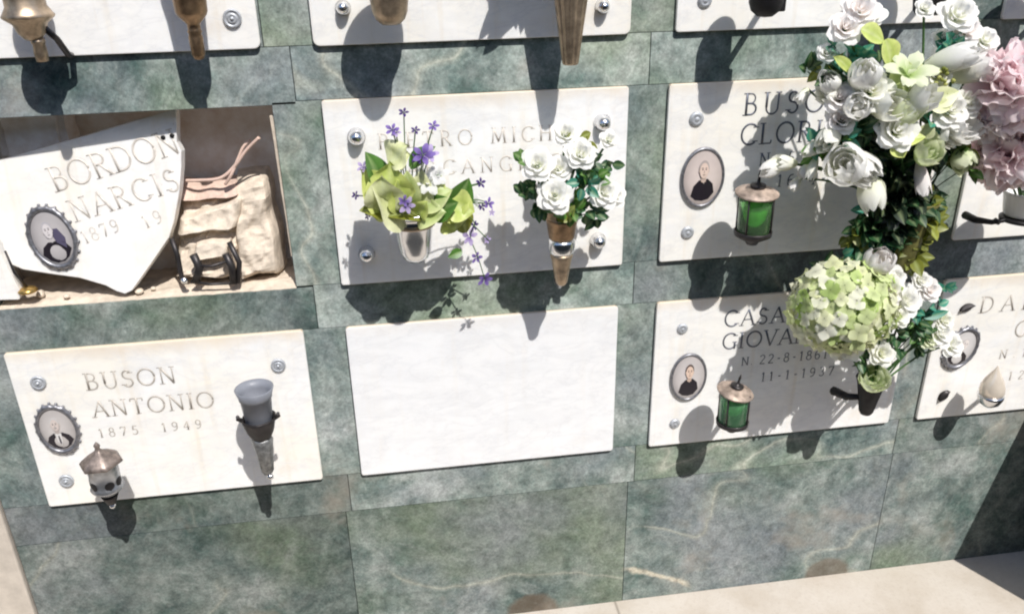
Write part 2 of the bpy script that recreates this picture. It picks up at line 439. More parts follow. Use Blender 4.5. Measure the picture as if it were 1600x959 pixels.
# ------------------------------------------------------------------ serif capitals as strokes
def arc(cx, cy, rx, ry, a0, a1, n=9):
    return [(cx + rx * math.cos(math.radians(a0 + (a1 - a0) * i / n)), cy + ry * math.sin(math.radians(a0 + (a1 - a0) * i / n))) for i in range(n + 1)]
K, T = 0.070, 0.040                        # thick and thin stroke
GL = {
 'A': (.80, [(T, [(.03, 0), (.40, 1)]), (K, [(.40, 1), (.77, 0)]), (T, [(.17, .36), (.63, .36)])], [(.03, 0), (.77, 0)]),
 'B': (.66, [(K, [(.12, 0), (.12, 1)]), (T, [(.12, .98)] + arc(.32, .76, .20, .22, 90, -90) + [(.12, .54)]), (K * .8, [(.12, .54)] + arc(.33, .28, .26, .26, 90, -90) + [(.12, .02)])], [(.10, 0), (.10, 1)]),
 'C': (.80, [(K * .85, arc(.46, .5, .42, .5, 48, 312, 16))], [(.74, .84), (.74, .16)]),
 'D': (.82, [(K, [(.12, 0), (.12, 1)]), (K * .8, [(.12, .98)] + arc(.32, .5, .44, .48, 90, -90, 12) + [(.12, .02)])], [(.10, 0), (.10, 1)]),
 'E': (.62, [(K, [(.12, 0), (.12, 1)]), (T, [(.12, .98), (.54, .98)]), (T, [(.12, .52), (.44, .52)]), (T, [(.12, .02), (.58, .02)])], [(.10, 0), (.10, 1)]),
 'G': (.84, [(K * .85, arc(.46, .5, .42, .5, 48, 330, 16)), (K, [(.74, .0), (.74, .42)])], [(.74, .84), (.74, .42)]),
 'H': (.84, [(K, [(.12, 0), (.12, 1)]), (K, [(.72, 0), (.72, 1)]), (T, [(.12, .52), (.72, .52)])], [(.12, 0), (.12, 1), (.72, 0), (.72, 1)]),
 'I': (.30, [(K, [(.15, 0), (.15, 1)])], [(.15, 0), (.15, 1)]),
 'L': (.62, [(K, [(.12, 0), (.12, 1)]), (T, [(.12, .02), (.56, .02)]), (T, [(.56, .02), (.58, .18)])], [(.10, 0), (.10, 1)]),
 'M': (.98, [(T, [(.08, 0), (.16, 1)]), (K, [(.16, 1), (.48, .1)]), (T, [(.48, .1), (.80, 1)]), (K, [(.80, 1), (.90, 0)])], [(.08, 0), (.90, 0), (.14, 1), (.82, 1)]),
 'N': (.84, [(T, [(.12, 0), (.12, 1)]), (K, [(.12, 1), (.72, 0)]), (T, [(.72, 0), (.72, 1)])], [(.12, 0), (.10, 1), (.72, 1)]),
 'O': (.92, [(K * .85, arc(.46, .5, .43, .5, 0, 360, 22))], []),
 'P': (.64, [(K, [(.12, 0), (.12, 1)]), (K * .75, [(.12, .98)] + arc(.30, .74, .26, .24, 90, -90) + [(.12, .5)])], [(.12, 0), (.10, 1)]),
 'R': (.74, [(K, [(.12, 0), (.12, 1)]), (K * .75, [(.12, .98)] + arc(.32, .75, .24, .23, 90, -90) + [(.12, .52)]), (K, [(.32, .52), (.68, 0)])], [(.12, 0), (.10, 1), (.68, 0)]),
 'S': (.60, [(K * .8, arc(.30, .75, .21, .24, 35, 235, 10) + arc(.30, .26, .24, .25, 70, -150, 12))], [(.48, .86), (.09, .15)]),
 'T': (.72, [(K, [(.36, 0), (.36, 1)]), (T, [(.04, .98), (.68, .98)]), (T, [(.04, .98), (.03, .82)]), (T, [(.68, .98), (.69, .82)])], [(.36, 0)]),
 'U': (.80, [(K, [(.12, 1), (.12, .32)]), (T * 1.2, [(.12, .32)] + arc(.40, .30, .28, .30, 180, 360, 12) + [(.68, 1)])], [(.12, 1), (.68, 1)]),
 'V': (.78, [(K, [(.05, 1), (.40, 0)]), (T, [(.40, 0), (.73, 1)])], [(.05, 1), (.73, 1)]),
 'Z': (.68, [(T, [(.06, .98), (.62, .98)]), (K, [(.62, .98), (.06, .02)]), (T, [(.06, .02), (.62, .02)])], []),
 '0': (.60, [(K * .8, arc(.30, .5, .24, .5, 0, 360, 18))], []),
 '1': (.44, [(K, [(.24, 0), (.24, 1)]), (T, [(.24, 1), (.08, .84)])], [(.24, 0)]),
 '2': (.58, [(K * .8, arc(.28, .74, .22, .25, 165, -35, 9) + [(.06, .03)]), (T * 1.2, [(.06, .03), (.54, .03)])], []),
 '3': (.56, [(K * .8, arc(.26, .76, .20, .23, 150, -80, 9) + arc(.26, .27, .24, .26, 80, -150, 10))], []),
 '4': (.62, [(K, [(.42, 0), (.42, 1)]), (T, [(.42, 1), (.05, .30), (.58, .30)])], [(.42, 0)]),
 '5': (.58, [(T, [(.50, .97), (.16, .97), (.12, .56)]), (K * .8, [(.12, .56)] + arc(.26, .31, .25, .31, 80, -150, 10))], []),
 '6': (.60, [(K * .8, [(.50, .97)] + arc(.40, .42, .33, .55, 110, 180, 6)), (K * .8, arc(.30, .28, .22, .27, 0, 360, 16))], []),
 '7': (.58, [(T, [(.05, .80), (.06, .97), (.54, .97)]), (K, [(.54, .97), (.22, 0)])], []),
 '8': (.58, [(K * .75, arc(.29, .76, .19, .23, 0, 360, 14)), (K * .75, arc(.29, .27, .24, .27, 0, 360, 16))], []),
 '9': (.60, [(K * .8, [(.10, .03)] + arc(.20, .58, .33, .55, -70, 0, 6)), (K * .8, arc(.30, .72, .22, .27, 0, 360, 16))], []),
 '-': (.44, [(K, [(.10, .45), (.34, .45)])], []),
 '.': (.26, [(K * 1.1, [(.10, .03), (.14, .07)])], []),
 ' ': (.45, [], []),
}
def lettering(mb, s, p0, p1, n, h):
    """raised letters from p0 to p1 (ends of the base line), n = outward normal, h = cap height"""
    e1 = (p1 - p0); W = e1.length; e1.normalize(); n = V(n).normalized()
    e2 = n.cross(e1)
    if e2.z < 0: e2 = -e2
    tot = sum(GL[ch][0] for ch in s) * h
    gap = (W - tot) / max(1, len(s) - 1)
    sq = 1.0
    if gap < 0.04 * h:
        sq = (W - 0.08 * h * (len(s) - 1)) / tot; gap = 0.08 * h
    x = 0.0
    for ch in s:
        w, strokes, ser = GL[ch]
        for r, pts in strokes:
            pp = [p0 + e1 * (x + a * h * sq) + e2 * (b * h) - n * (r * h * .45) for a, b in pts]
            mb.tube(pp, max(.0013, r * h * .98), 6)
        for a, b in ser:
            c = p0 + e1 * (x + a * h * sq) + e2 * (b * h) - n * (.012 * h)
            mb.tube([c - e1 * .14 * h, c + e1 * .14 * h], .032 * h, 5)
        x += w * h * sq + gap

# ------------------------------------------------------------------ setting: ground, paving, wall
N = V((0, -1, 0))
YF = -0.03                                 # front face of the plaques
mb = MB(); mb.box((-60, -120, -0.30), (60, -0.90, -0.012)); tag(mb.build('ground', M['gravel']), None, None, kind='structure')
mb = MB()
mb.box((-60, -0.899, -0.30), (60, 0.30, 0.0))
tag(mb.build('pavement', M['paving']), None, None, kind='structure')

wall = thing('niche_wall', 'green veined marble wall of burial niches standing on pale paving', 'wall', (0.4, 0, 0))
mb = MB()
XL, XR, ZT = -1.0855, 2.30, 2.28
NX0, NX1, NZ0, NZ1 = -0.975, -0.391, ZO - 0.194, ZO + 0.184     # opened niche
G = 0.0004
slabno = [0]
def slab(x0, x1, z0, z1, tone=None, y=WF):
    r = random.Random(100 + slabno[0]); slabno[0] += 1
    c = (r.random(), r.random(), (r.random() * 0.6 + 0.2) if tone is None else tone)
    mb.box((x0 + G, y, z0 + G), (x1 - G, 0.022, z1 - G), c, 0.0008)
PXC, PZC = 0.687, 0.4806
def colx(i): return i * PXC
# band joints lie in the middle of the gaps between plaque columns
joints = [XL, -0.345, 0.345, 1.030, 1.720, XR]
rows = [ZO + PZC, ZO, ZO - PZC]
bands = [(ZO + PZC + 0.19, ZT), (ZO + 0.19, ZO + PZC - 0.19), (ZO - PZC + 0.19, ZO - 0.19), (ZO - 0.776, ZO - PZC - 0.19)]
tones = {(1, 0): .62, (1, 1): .72, (1, 2): .66, (2, 0): .42, (2, 1): .70, (2, 2): .50, (2, 3): .55,
         (3, 0): .22, (3, 1): .50, (3, 2): .55, (3, 3): .35}
for bi, (z0, z1) in enumerate(bands):
    for i in range(5):
        x0, x1 = joints[i], joints[i + 1]
        sh = [0.0, 0.0, -0.012, 0.012][bi]
        x0 += sh if i else 0; x1 += sh if i < 4 else 0
        if bi == 1 and i == 0: slab(x0, x1, NZ1, z1, tones[(1, 0)]); continue
        if bi == 2 and i == 0: slab(x0, x1, z0, NZ0, tones[(2, 0)]); continue
        slab(x0, x1, z0, z1, tones.get((bi, i)))
def row_strips(zc, top, bot, opened):
    edges = [(XL, NX0), (NX1, -0.296), (0.296, 0.394), (0.995, 1.085), (1.68, 1.77)]
    for k, (x0, x1) in enumerate(edges):
        slab(x0, x1, bot, top, [.45, .58, .55, .5, .4][k])
    fills = [(NX0, NX1), (-0.296, 0.296), (0.394, 0.995), (1.085, 1.68), (1.77, XR)]
    for k, (x0, x1) in enumerate(fills):
        if opened and k == 0: continue
        slab(x0, x1, bot, top, 0.4)
row_strips(rows[0], bands[0][0], bands[1][1], False)
row_strips(rows[1], bands[1][0], bands[2][1], True)
# fill the small steps beside the opened niche
row_strips(rows[2], bands[2][0], bands[3][1], False)
# base slabs
bj = [XL, -0.347, 0.342, 1.045, 1.75, XR]
for i in range(5): slab(bj[i], bj[i + 1], 0.0, bands[3][0], [.20, .36, .42, .40, .3][i])
mb.build('cladding', M['green'], wall)
# masonry behind the slabs, with the recess left open
mb = MB()
mb.box((XL, 0.0235, 0.0), (NX0 - 0.012, 0.62, ZT))
mb.box((NX0 - 0.012, 0.0235, 0.0), (NX1 + 0.012, 0.62, NZ0 - 0.012))
mb.box((NX0 - 0.012, 0.0235, NZ1 + 0.012), (NX1 + 0.012, 0.62, ZT))
mb.box((NX1 + 0.012, 0.0235, 0.0), (XR, 0.62, ZT))
mb.build('masonry', M['core'], wall)
# plaster lining of the opened niche
mb = MB()
ND = 0.14
def lin(fn, nu, nv):
    def g(u, v):
        p = fn(u, v)
        return p + V((mnoise.noise(p * 22), mnoise.noise(p * 22 + V((5, 0, 0))), mnoise.noise(p * 22 + V((0, 7, 0))))) * 0.0035
    mb.grid(g, nu, nv)
x0, x1, z0, z1 = NX0 - .008, NX1 + .008, NZ0 - .008, NZ1 + .008
lin(lambda u, v: V((x0 + (x1 - x0) * u, ND, z0 + (z1 - z0) * v)), 40, 26)
lin(lambda u, v: V((x1, 0.023 + (ND - .023) * u, z0 + (z1 - z0) * v)), 14, 26)
lin(lambda u, v: V((x0, 0.023 + (ND - .023) * u, z0 + (z1 - z0) * v)), 14, 26)
lin(lambda u, v: V((x0 + (x1 - x0) * u, 0.023 + (ND - .023) * v, z1)), 40, 14)
mb.build('niche_lining', M['plaster'], wall)
# pale mortar bed on the niche floor and the strip of old setting mortar down its right side
mb = MB()
def bed(u, v):
    p = V((NX0 + (NX1 - NX0) * u, WF + 0.002 + 0.225 * v, NZ0 + 0.001))
    p.z += 0.010 * (0.5 + 0.5 * mnoise.noise(p * 17)) * min(1, v * 8) + 0.004 * mnoise.noise(p * 70) * min(1, v * 8)
    if v < .02: p.y += 0.003 * mnoise.noise(p * 60)
    return p
mb.grid(bed, 90, 26)
mb.grid(lambda u, v: bed(u, 0) + V((0, 0.0, -0.006 * v)), 90, 1)
mb.build('mortar_bed', M['mortar'], wall)
mb = MB()
a, b = at(425, 182, WF + .004), at(459, 400, WF + .004)
pts = [a.lerp(b, i / 12) + V((rnd.uniform(-1, 1) * 0.0006, 0, 0)) for i in range(13)]
for i in range(12):
    p, q = pts[i], pts[i + 1]
    mb.prism([p + V((-.0045, 0, 0)), p + V((.0045, 0, 0)), q + V((.0045, 0, 0)), q + V((-.0045, 0, 0))], N, 0.016)
mb.build('mortar_edge', M['mortar'], wall)

pil = MB(); pil.box((-1.62, WF - 0.012, 0.001), (XL - .0015, 0.62, ZT), bevel=0.004)
tag(pil.build('stone_pilaster', M['beige'], origin=(-1.36, 0, 0)), 'pale beige stone pilaster closing the left end of the green wall', 'pilaster')
# unseen block added at right, sloped to cast the shadow at the wall's foot
s_ = 0.45
sx0 = at(1490, 874, WF).x
tx, tz = sx0 + SUNX * s_, SUNZ * s_
bx = sx0 + .51 * s_
q = MB()
yy0, yy1 = WF - s_, WF - .12
bm = bmesh.new()
vv = [bm.verts.new(p) for p in ((bx, yy0, .001), (bx + .6, yy0, .001), (tx + .55, yy0, tz), (tx, yy0, tz), (bx, yy1, .001), (bx + .6, yy1, .001), (tx + .55, yy1, tz), (tx, yy1, tz))]
for f in ((0, 1, 2, 3), (5, 4, 7, 6), (4, 0, 3, 7), (1, 5, 6, 2), (3, 2, 6, 7), (4, 5, 1, 0)): bm.faces.new([vv[i] for i in f])
q.add_bm(bm)
tag(q.build('shadow_block', M['core'], origin=(bx + .3, yy0 + .1, 0)), 'low dark stone pier in front of the wall at its right, shading the paving', 'shadow caster')
q2 = [((p - CAM) @ RM) for p in (V((bx, yy0, 0)), V((tx, yy0, tz)), V((bx, yy1, 0)), V((tx, yy1, tz)))]
print('shadow block px', [(round(800 + F * p.x / -p.z), round(479 - F * p.y / -p.z)) for p in q2])

# unseen wall added behind the camera to keep low sky off the niches
q = MB(); q.box((-14, -4.75, -.02), (14, -4.25, 3.1), bevel=.01); q.box((-14.1, -4.85, 3.103), (14.1, -4.15, 3.22), bevel=.01)
tag(q.build('sky_blocker', M['core'], origin=(0, -4.5, 0)), 'tall dark wall added out of view to block the low sky', 'wall')

# ------------------------------------------------------------------ plaques
GP = 'marble plaques closing the niches'
def rounded_rect(x0, x1, z0, z1, r, y, n=5):
    pts = []
    for cx, cz, a0 in ((x1 - r, z1 - r, 0), (x0 + r, z1 - r, 90), (x0 + r, z0 + r, 180), (x1 - r, z0 + r, 270)):
        for i in range(n + 1):
            a = math.radians(a0 + 90 * i / n)
            pts.append(V((cx + r * math.cos(a), y, cz + r * math.sin(a))))
    return pts
def plaque(x0, x1, z0, z1, label, mat='white', r=0.004, tilt=0.0):
    t = thing('grave_plaque', label, 'plaque', ((x0 + x1) / 2, YF, z0), GP)
    b = MB()
    poly = rounded_rect(x0, x1, z0, z1, r, YF)
    if tilt:
        c = V(((x0 + x1) / 2, YF, (z0 + z1) / 2))
        poly = [c + Matrix.Rotation(tilt, 3, 'Y') @ (p - c) for p in poly]
    b.prism(poly, N, 0.0092, bevel=0.0013)
    b.build('slab', M[mat], t)
    return t
def stud(t, px, py, kind='dome', R=0.017, mat=None):
    p = at(px, py, YF)
    b = MB()
    if kind == 'dome':
        prof = [(R * 1.12, 0.0), (R * 1.12, 0.003), (R * .98, 0.006)] + [(R * math.cos(a), 0.008 + R * 1.25 * math.sin(a)) for a in [i * PI / 2 / 9 for i in range(9)]] + [(0, 0.008 + R * 1.25)]
    elif kind == 'ring':
        prof = [(R, 0), (R, .003), (R * .88, .0055), (R * .74, .0035), (R * .62, .0025), (R * .5, .005), (R * .38, .006), (R * .28, .0035), (R * .22, .0045), (R * .14, .0075), (0, .0085)]
    else:
        prof = [(R, 0), (R, .0025), (R * .8, .0045), (R * .5, .006), (R * .45, .0045), (R * .3, .007), (0, .0075)]
    b.lathe(prof, p + N * 0.0002, N, 24)
    return b.build('stud', M[mat or ('chrome' if kind == 'dome' else 'studgrey')], t)
def inscription(t, lines, mat='letter', n=N, plane=None):
    """lines: (text, left px, left py, right px, right py, height); the two ends share one level on a hung plaque"""
    for s, xa, ya, xb, yb, h in lines:
        b = MB()
        p0, p1 = at(xa, ya, YF), at(xb, yb, YF)
        z = (p0.z + p1.z) / 2
        p0.z = z; p1.z = z
        lettering(b, s, p0, p1, N, h)
        b.build('lettering', M[mat], t)

def portrait(t, c, n, up, a, b_, kind, ornate, seed=0):
    """oval porcelain medallion: c centre on the plaque face, a / b_ half width and height"""
    n = V(n).normalized(); e2 = (up - n * up.dot(n)).normalized(); e1 = e2.cross(n)
    def P(x, y, d): return c + e1 * (x * a) + e2 * (y * b_) + n * d
    R = random.Random(seed)
    fr = MB()
    if ornate:
        def ring(u, v):
            th = u * 2 * PI; ph = v * 2 * PI
            k = 1.15 + 0.12 * math.cos(ph)
            if math.cos(ph) > 0: k += (.022 * math.cos(th * 20) + .03 * math.cos(th * 6 + 1)) * math.cos(ph)
            return P(k * math.cos(th), k * math.sin(th), 0.004 + 0.0055 * math.sin(ph))
        fr.grid(ring, 112, 10, wrap=False)
        for i in range(20):
            th = 2 * PI * i / 20
            fr.lathe([(.0030, 0), (.0027, .002), (.0016, .0034), (0, .0038)], P(1.29 * math.cos(th), 1.29 * math.sin(th), .001), n, 8)
    else:
        fr.grid(lambda u, v: P((1.10 + .09 * math.cos(v * 2 * PI)) * math.cos(u * 2 * PI), (1.07 + .065 * math.cos(v * 2 * PI)) * math.sin(u * 2 * PI), .003 + .0045 * math.sin(v * 2 * PI)), 64, 8)
    f = fr.build('portrait_frame', M['framemetal'], t)
    pic = MB()
    bg = [(.60, .56, .54), (.72, .62, .58), (.66, .61, .60), (.50, .47, .47), (.75, .72, .70)][kind]
    bg2 = tuple(x * .72 for x in bg)
    def dome(r): return 0.0045 + 0.0035 * math.sqrt(max(0, 1 - r * r))
    def disc(cx, cy, rx, ry, d, col, seg=26, col2=None, a0=0, a1=360):
        m0 = pic.vert(P(cx, cy, d + dome(math.hypot(cx, cy))), col2 or col)
        ids = []
        for i in range(seg):
            th = math.radians(a0 + (a1 - a0) * i / seg)
            x, y = cx + rx * math.cos(th), cy + ry * math.sin(th)
            ids.append(pic.vert(P(x, y, d + dome(math.hypot(x, y))), col))
        for i in range(seg): pic.face((m0, ids[i], ids[(i + 1) % seg]))
    def poly(pts, d, col):
        ids = [pic.vert(P(x, y, d + dome(math.hypot(x, y))), col) for x, y in pts]
        pic.face(ids)
    # base with bands so that the dome is round
    for j in range(6):
        pass
    def based(u, v):
        th = u * 2 * PI
        return P(v * 1.03 * math.cos(th), v * 1.03 * math.sin(th), dome(min(1, v)))
    pic.grid(based, 40, 8, col=lambda u, v: tuple(bg[k] * (1 - v * v * .35) for k in range(3)))
    suit = (.022, .018, .024)
    skin = [(.60, .52, .48), (.70, .55, .47), (.72, .54, .44), (.60, .56, .56), (.78, .72, .68)][kind]
    # shoulders
    lim = lambda x, y, m=.97: (x, y) if math.hypot(x, y) <= m else (x * m / math.hypot(x, y), y * m / math.hypot(x, y))
    if kind in (1, 2):                         # three-quarter view: dark coat falls away to the lower side
        sw = [lim(x, y) for x, y in ((-.62, -.66), (-.50, -.28), (-.22, -.06), (.0, -.10), (.22, -.02), (.52, -.22), (.62, -.56), (.35, -.80), (0, -.86), (-.35, -.82))]
    else:
        sw = [lim(x, y) for x, y in ((-.80, -.55), (-.62, -.28), (-.25, -.12), (.0, -.16), (.25, -.12), (.62, -.28), (.80, -.55), (.52, -.82), (.2, -.95), (-.2, -.95), (-.52, -.82))]
    poly(sw, .0008, suit)
    if kind == 0: poly([(-.20, -.14), (.20, -.14), (.12, -.60), (0, -.78), (-.12, -.60)], .0014, (.72, .70, .68))
    if kind == 0: poly([(-.03, -.26), (.05, -.26), (.07, -.60), (0, -.72), (-.06, -.60)], .0019, (.10, .09, .10))
    if kind == 3: poly([(.05, .35), (.5, .3), (.72, -.1), (.6, -.5), (.2, -.2)], .0010, (.09, .08, .13))
    if kind in (1, 2): poly([(-.14, -.03), (.14, 0), (.02, -.20)], .0014, (.70, .66, .62))
    poly([(-.12, .10), (.12, .10), (.13, -.12), (0, -.17), (-.13, -.12)], .0017, tuple(s * .8 for s in skin))
    hy = .30
    hair = [(.55, .53, .52), (.42, .37, .35), (.12, .09, .08), (.42, .40, .42), (.6, .57, .55)][kind]
    disc(0, hy + .07, .27, .30, .0022, hair)
    disc(0, hy - .01, .235, .29, .0028, skin, col2=tuple(min(1, s * 1.12) for s in skin))
    for sx in (-1, 1):
        disc(sx * .245, hy - .02, .03, .06, .0024, tuple(s * .85 for s in skin), 10)
        disc(sx * .09, hy + .04, .038, .020, .0034, (.08, .06, .06), 10)
        disc(sx * .09, hy + .095, .055, .012, .0034, tuple(s * .45 for s in hair), 10)
    poly([(-.012, hy + .03), (.014, hy + .03), (.036, hy - .08), (-.030, hy - .08)], .0036, tuple(s * .76 for s in skin))
    disc(0, hy - .155, .075, .016, .0034, tuple(s * .5 for s in skin), 12)
    if kind == 0: disc(0, hy - .115, .095, .028, .0036, (.45, .42, .40), 12)      # moustache
    pic.build('picture', M['porcelain'], f)
    return f

def zspan(zc): return zc - 0.1905, zc + 0.1905
HW = 0.30
z0, z1 = zspan(rows[0])
pA0 = plaque(-0.987, -0.3947, z0, z1, 'white plaque with round bottom corners at the upper left, above the opened niche', 'white', 0.012)
stud(pA0, 363, 29, 'ring', .0165); stud(pA0, -160, 50, 'ring', .0165)
pB0 = plaque(-0.3002, 0.3007, z0, z1, 'white plaque in the top row with a fluted bronze cone hung on its right half', 'cream', 0.012)
stud(pB0, 536, 12, 'dome', .0125); stud(pB0, 941, 10, 'dome', .0125)
pC0 = plaque(0.3916, 0.998, z0, z1, 'cream plaque in the top row above the plaque half hidden by the big white bouquet', 'cream', 0.006)
stud(pC0, 1101, 1, 'flat', .014)
pD0 = plaque(1.0831, 1.685, z0, z1, 'cream plaque cut off in the top right corner, only its lower left corner in view', 'cream', 0.005)
z0, z1 = zspan(rows[1])
pB1 = plaque(-0.2975, 0.3023, z0, z1, 'white plaque with four domed chrome studs behind a cup of lime leaves', 'white', 0.005)
for p in ((557, 213), (941, 191), (573, 396), (934, 375)): stud(pB1, *p, 'dome', .0155)
inscription(pB1, [('PIETRO', 592, 233, 738, 226, .030), ('MICH', 768, 224, 862, 219, .030), ('ARCANGELO', 636, 275, 880, 263, .030)], 'letter_pale')
pC1 = plaque(0.3858, 0.998, z0, z1, 'cream plaque with pale oval portrait, half hidden by the very large white bouquet', 'cream', 0.005)
stud(pC1, 1088, 186, 'flat', .0150); stud(pC1, 1074, 363, 'flat', .0140)
inscription(pC1, [('BUSON', 1161, 183, 1322, 170, .044), ('CLORI', 1156, 228, 1282, 219, .043), ('N.', 1186, 259, 1210, 257, .026), ('5-', 1230, 257, 1260, 254, .026), ('16-4-1', 1213, 294, 1305, 284, .026)], 'letter_shade')
portrait(pC1, at(1097, 277, YF), N, V((0, 0, 1)), .0405, .0575, 1, False, 1)
pD1 = plaque(1.0773, 1.68, z0, z1, 'cream plaque at the right edge with a white pot of pink peonies', 'cream', 0.005)
z0, z1 = zspan(rows[2])
pA2 = plaque(-0.9852, -0.3884, z0 + .001, z1 + .003, 'cream plaque at the lower left with ornate oval portrait and grey flower cup', 'cream', 0.005)
for p in ((60, 597), (435, 570), (104, 750)): stud(pA2, *p, 'ring', .0155)
inscription(pA2, [('BUSON', 136, 609, 276, 598, .039), ('ANTONIO', 147, 650, 336, 637, .038), ('1875', 156, 684, 217, 677, .022), ('1949', 254, 674, 316, 669, .022)], 'letter_old')
portrait(pA2, at(91, 669, YF), N, V((-.06, 0, 1)), .0335, .0490, 0, True, 2)
pB2 = plaque(-0.2997, 0.2975, z0, z1 + .001, 'bare white plaque without any lettering or studs', 'blank', 0.006)
pC2 = plaque(0.3870, 1.0068, z0, z1 + .001, 'white plaque with oval portrait and dark dates, partly behind the green hydrangea', 'white', 0.005)
stud(pC2, 1066, 513, 'flat', .0125); stud(pC2, 1054, 661, 'flat', .0125)
inscription(pC2, [('CASAZ', 1131, 512, 1247, 500, .040), ('GIOVAN', 1128, 546, 1262, 534, .040), ('N.', 1158, 571, 1176, 569, .021), ('22-8-1861', 1186, 570, 1292, 558, .024), ('11-1-1937', 1188, 598, 1302, 583, .024)], 'letter_shade')
portrait(pC2, at(1075, 588, YF), N, V((0, 0, 1)), .0375, .0555, 2, False, 3)
pD2 = plaque(1.0832, 1.684, z0, z1 + .001, 'cream plaque at the right edge with a pearly teardrop lamp', 'cream', 0.005)
inscription(pD2, [('DAL', 1529, 490, 1612, 481, .042), ('C', 1583, 527, 1612, 523, .042), ('N.1', 1560, 561, 1602, 556, .024), ('12', 1574, 594, 1598, 591, .024)], 'letter_old')
portrait(pD2, at(1500, 543, YF), N, V((.35, 0, 1)), .034, .046, 4, True, 4)
# two small bronze leaves fixed to that plaque
def fixing_leaf(px, py, ang, L, W):
    c = at(px, py, YF) + N * .004
    e1 = V((math.cos(ang), 0, math.sin(ang))); e2 = V((-math.sin(ang), 0, math.cos(ang)))
    b = MB()
    b.grid(lambda u, v: c + e1 * (L * (u - .5)) + e2 * (W * (v - .5) * math.sin(PI * min(1, .06 + u * .94)) ** .8) + N * (.006 * (1 - abs(v - .5) * 2)), 10, 6)
    b.grid(lambda u, v: c + e1 * (L * (u - .5)) + e2 * (W * (v - .5) * math.sin(PI * min(1, .06 + u * .94)) ** .8) + N * -.0035, 10, 6)
    return b.build('leaf_stud', M['darkiron'], pD2)
fixing_leaf(1474, 617, .9, .034, .024); fixing_leaf(1510, 480, .35, .036, .020)

def an(px, py, Y): return at(px, py, Y + WF)
# ------------------------------------------------------------------ broken plaque in the opened niche
pa, pb, pc = an(195, 456, 0.006), an(275, 172, 0.040), an(5, 250, 0.062)
bn = (pb - pa).cross(pc - pa).normalized()
if bn.y > 0: bn = -bn
outline = [(-52, 268), (-30, 258), (5, 248), (60, 231), (76, 240), (82, 226), (140, 210), (205, 190), (275, 169), (276, 222), (283, 236), (283, 262), (280, 300), (272, 345), (264, 371), (236, 412), (206, 454), (195, 459), (182, 455), (165, 446), (124, 434), (80, 428), (36, 421), (12, 411), (2, 382), (-50, 300)]
outline = [(x, y) for x, y in outline if (x, y) not in ((60, 231), (76, 240), (82, 226))]
bp = thing('broken_plaque', 'broken cream plaque leaning askew inside the opened niche, pointed at its bottom', 'plaque', pa + V((-.12, 0, 0)))
b = MB()
pts = [on_plane(x, y, pa, bn) for x, y in outline]
b.prism(pts, bn, 0.024, bevel=0.0012)
b.build('slab', M['old'], bp)
def bpt(x, y): return on_plane(x, y, pa, bn)
for s, xa, ya, xb, yb, h in (('BORDON', 88, 300, 283, 238, .047), ('NARCIS', 118, 347, 283, 296, .043), ('1879', 133, 381, 189, 361, .026), ('19', 228, 357, 256, 347, .026)):
    b = MB(); lettering(b, s, bpt(xa, ya), bpt(xb, yb), bn, h)
    b.build('lettering', M['letter_pale'], bp)
tu = (bpt(70, 345) - bpt(92, 395)).normalized()
portrait(bp, bpt(83, 371), bn, tu, .037, .052, 3, True, 5)
for x, y in ((255, 215), (269, 212)):
    b = MB(); b.lathe([(.0045, 0), (.0045, .002), (.002, .003), (0, .003)], bpt(x, y), bn, 10); b.build('letter_pin', M['iron'], bp)

# fragment of the same slab standing at the far left of the niche
fr = [an(-45, 330, 0.012), an(-8, 372, 0.010), an(2, 400, 0.006), an(33, 458, 0.004), an(30, 468, 0.003), an(-40, 470, 0.004)]
b = MB(); b.prism(fr, N, 0.02, bevel=0.001)
tag(b.build('slab_fragment', M['cream'], origin=an(0, 468, .01)), 'small tan piece of broken slab at the left edge of the opened niche', 'fragment')
# little brass foot
r = an(40, 462, -0.004)
t = thing('brass_fitting', 'small brass fitting with thin stem lying on the niche floor', 'fitting', r)
b = MB(); b.lathe([(.017, 0), (.019, .003), (.015, .007), (.006, .010), (0, .011)], r + V((0, .016, 0.002)), (0, 0, 1), 20); b.build('foot', M['brass'], t)
b = MB(); b.tube([r + V((0, .016, .010)), an(22, 425, .004), an(8, 392, .006)], [.003, .0026, .002]); b.build('stem', M['darkiron'], t)

# ------------------------------------------------------------------ cloth bundle in the niche
bz = an(340, 448, 0.0).z
bun = thing('cloth_bundle', 'crumpled dusty cloth bundle stuffed beside the broken plaque in the niche', 'bundle', (an(350, 448, 0.04).x, .05, NZ0))
def lump(mb_, pts, depth, amp=0.006, sc=26, seed=0, nu=26, nv=30, folds=()):
    """pillow-like body: pts = four front corners (bl, br, tr, tl)"""
    bl, br, tr, tl = pts
    off = V((seed * 3.1, seed * 1.7, 0))
    def fn(u, v):
        uu = u * 2 * PI
        # superellipse cross-section
        cx = math.copysign(abs(math.cos(uu)) ** .55, math.cos(uu)); sy = math.copysign(abs(math.sin(uu)) ** .55, math.sin(uu))
        k = 1.0
        e = min(v, 1 - v) * 9
        if e < 1: k = math.sqrt(max(0, 1 - (1 - e) ** 2)) * .995 + .005
        L = bl.lerp(tl, v); Rr = br.lerp(tr, v)
        c = (L + Rr) / 2; hw = (Rr - L) / 2
        p = c + hw * cx * (.86 + .14 * k) * (k if e < 1 else 1) + V((0, depth / 2 - depth / 2 * (-sy) * k, 0))
        d = mnoise.noise(p * sc + off) * amp + mnoise.noise(p * sc * 2.7 + off) * amp * .4
        ridge = 1 - abs(mnoise.noise(V((p.x * 14, p.y * 8, p.z * 30)) + off)) * 2.2
        d += max(0, ridge - .55) * amp * 1.6
        return p + V((cx * .6, (sy) * 1.0, .25)) * d
    mb_.grid(fn, nu * 2, nv * 2, wrap=True)
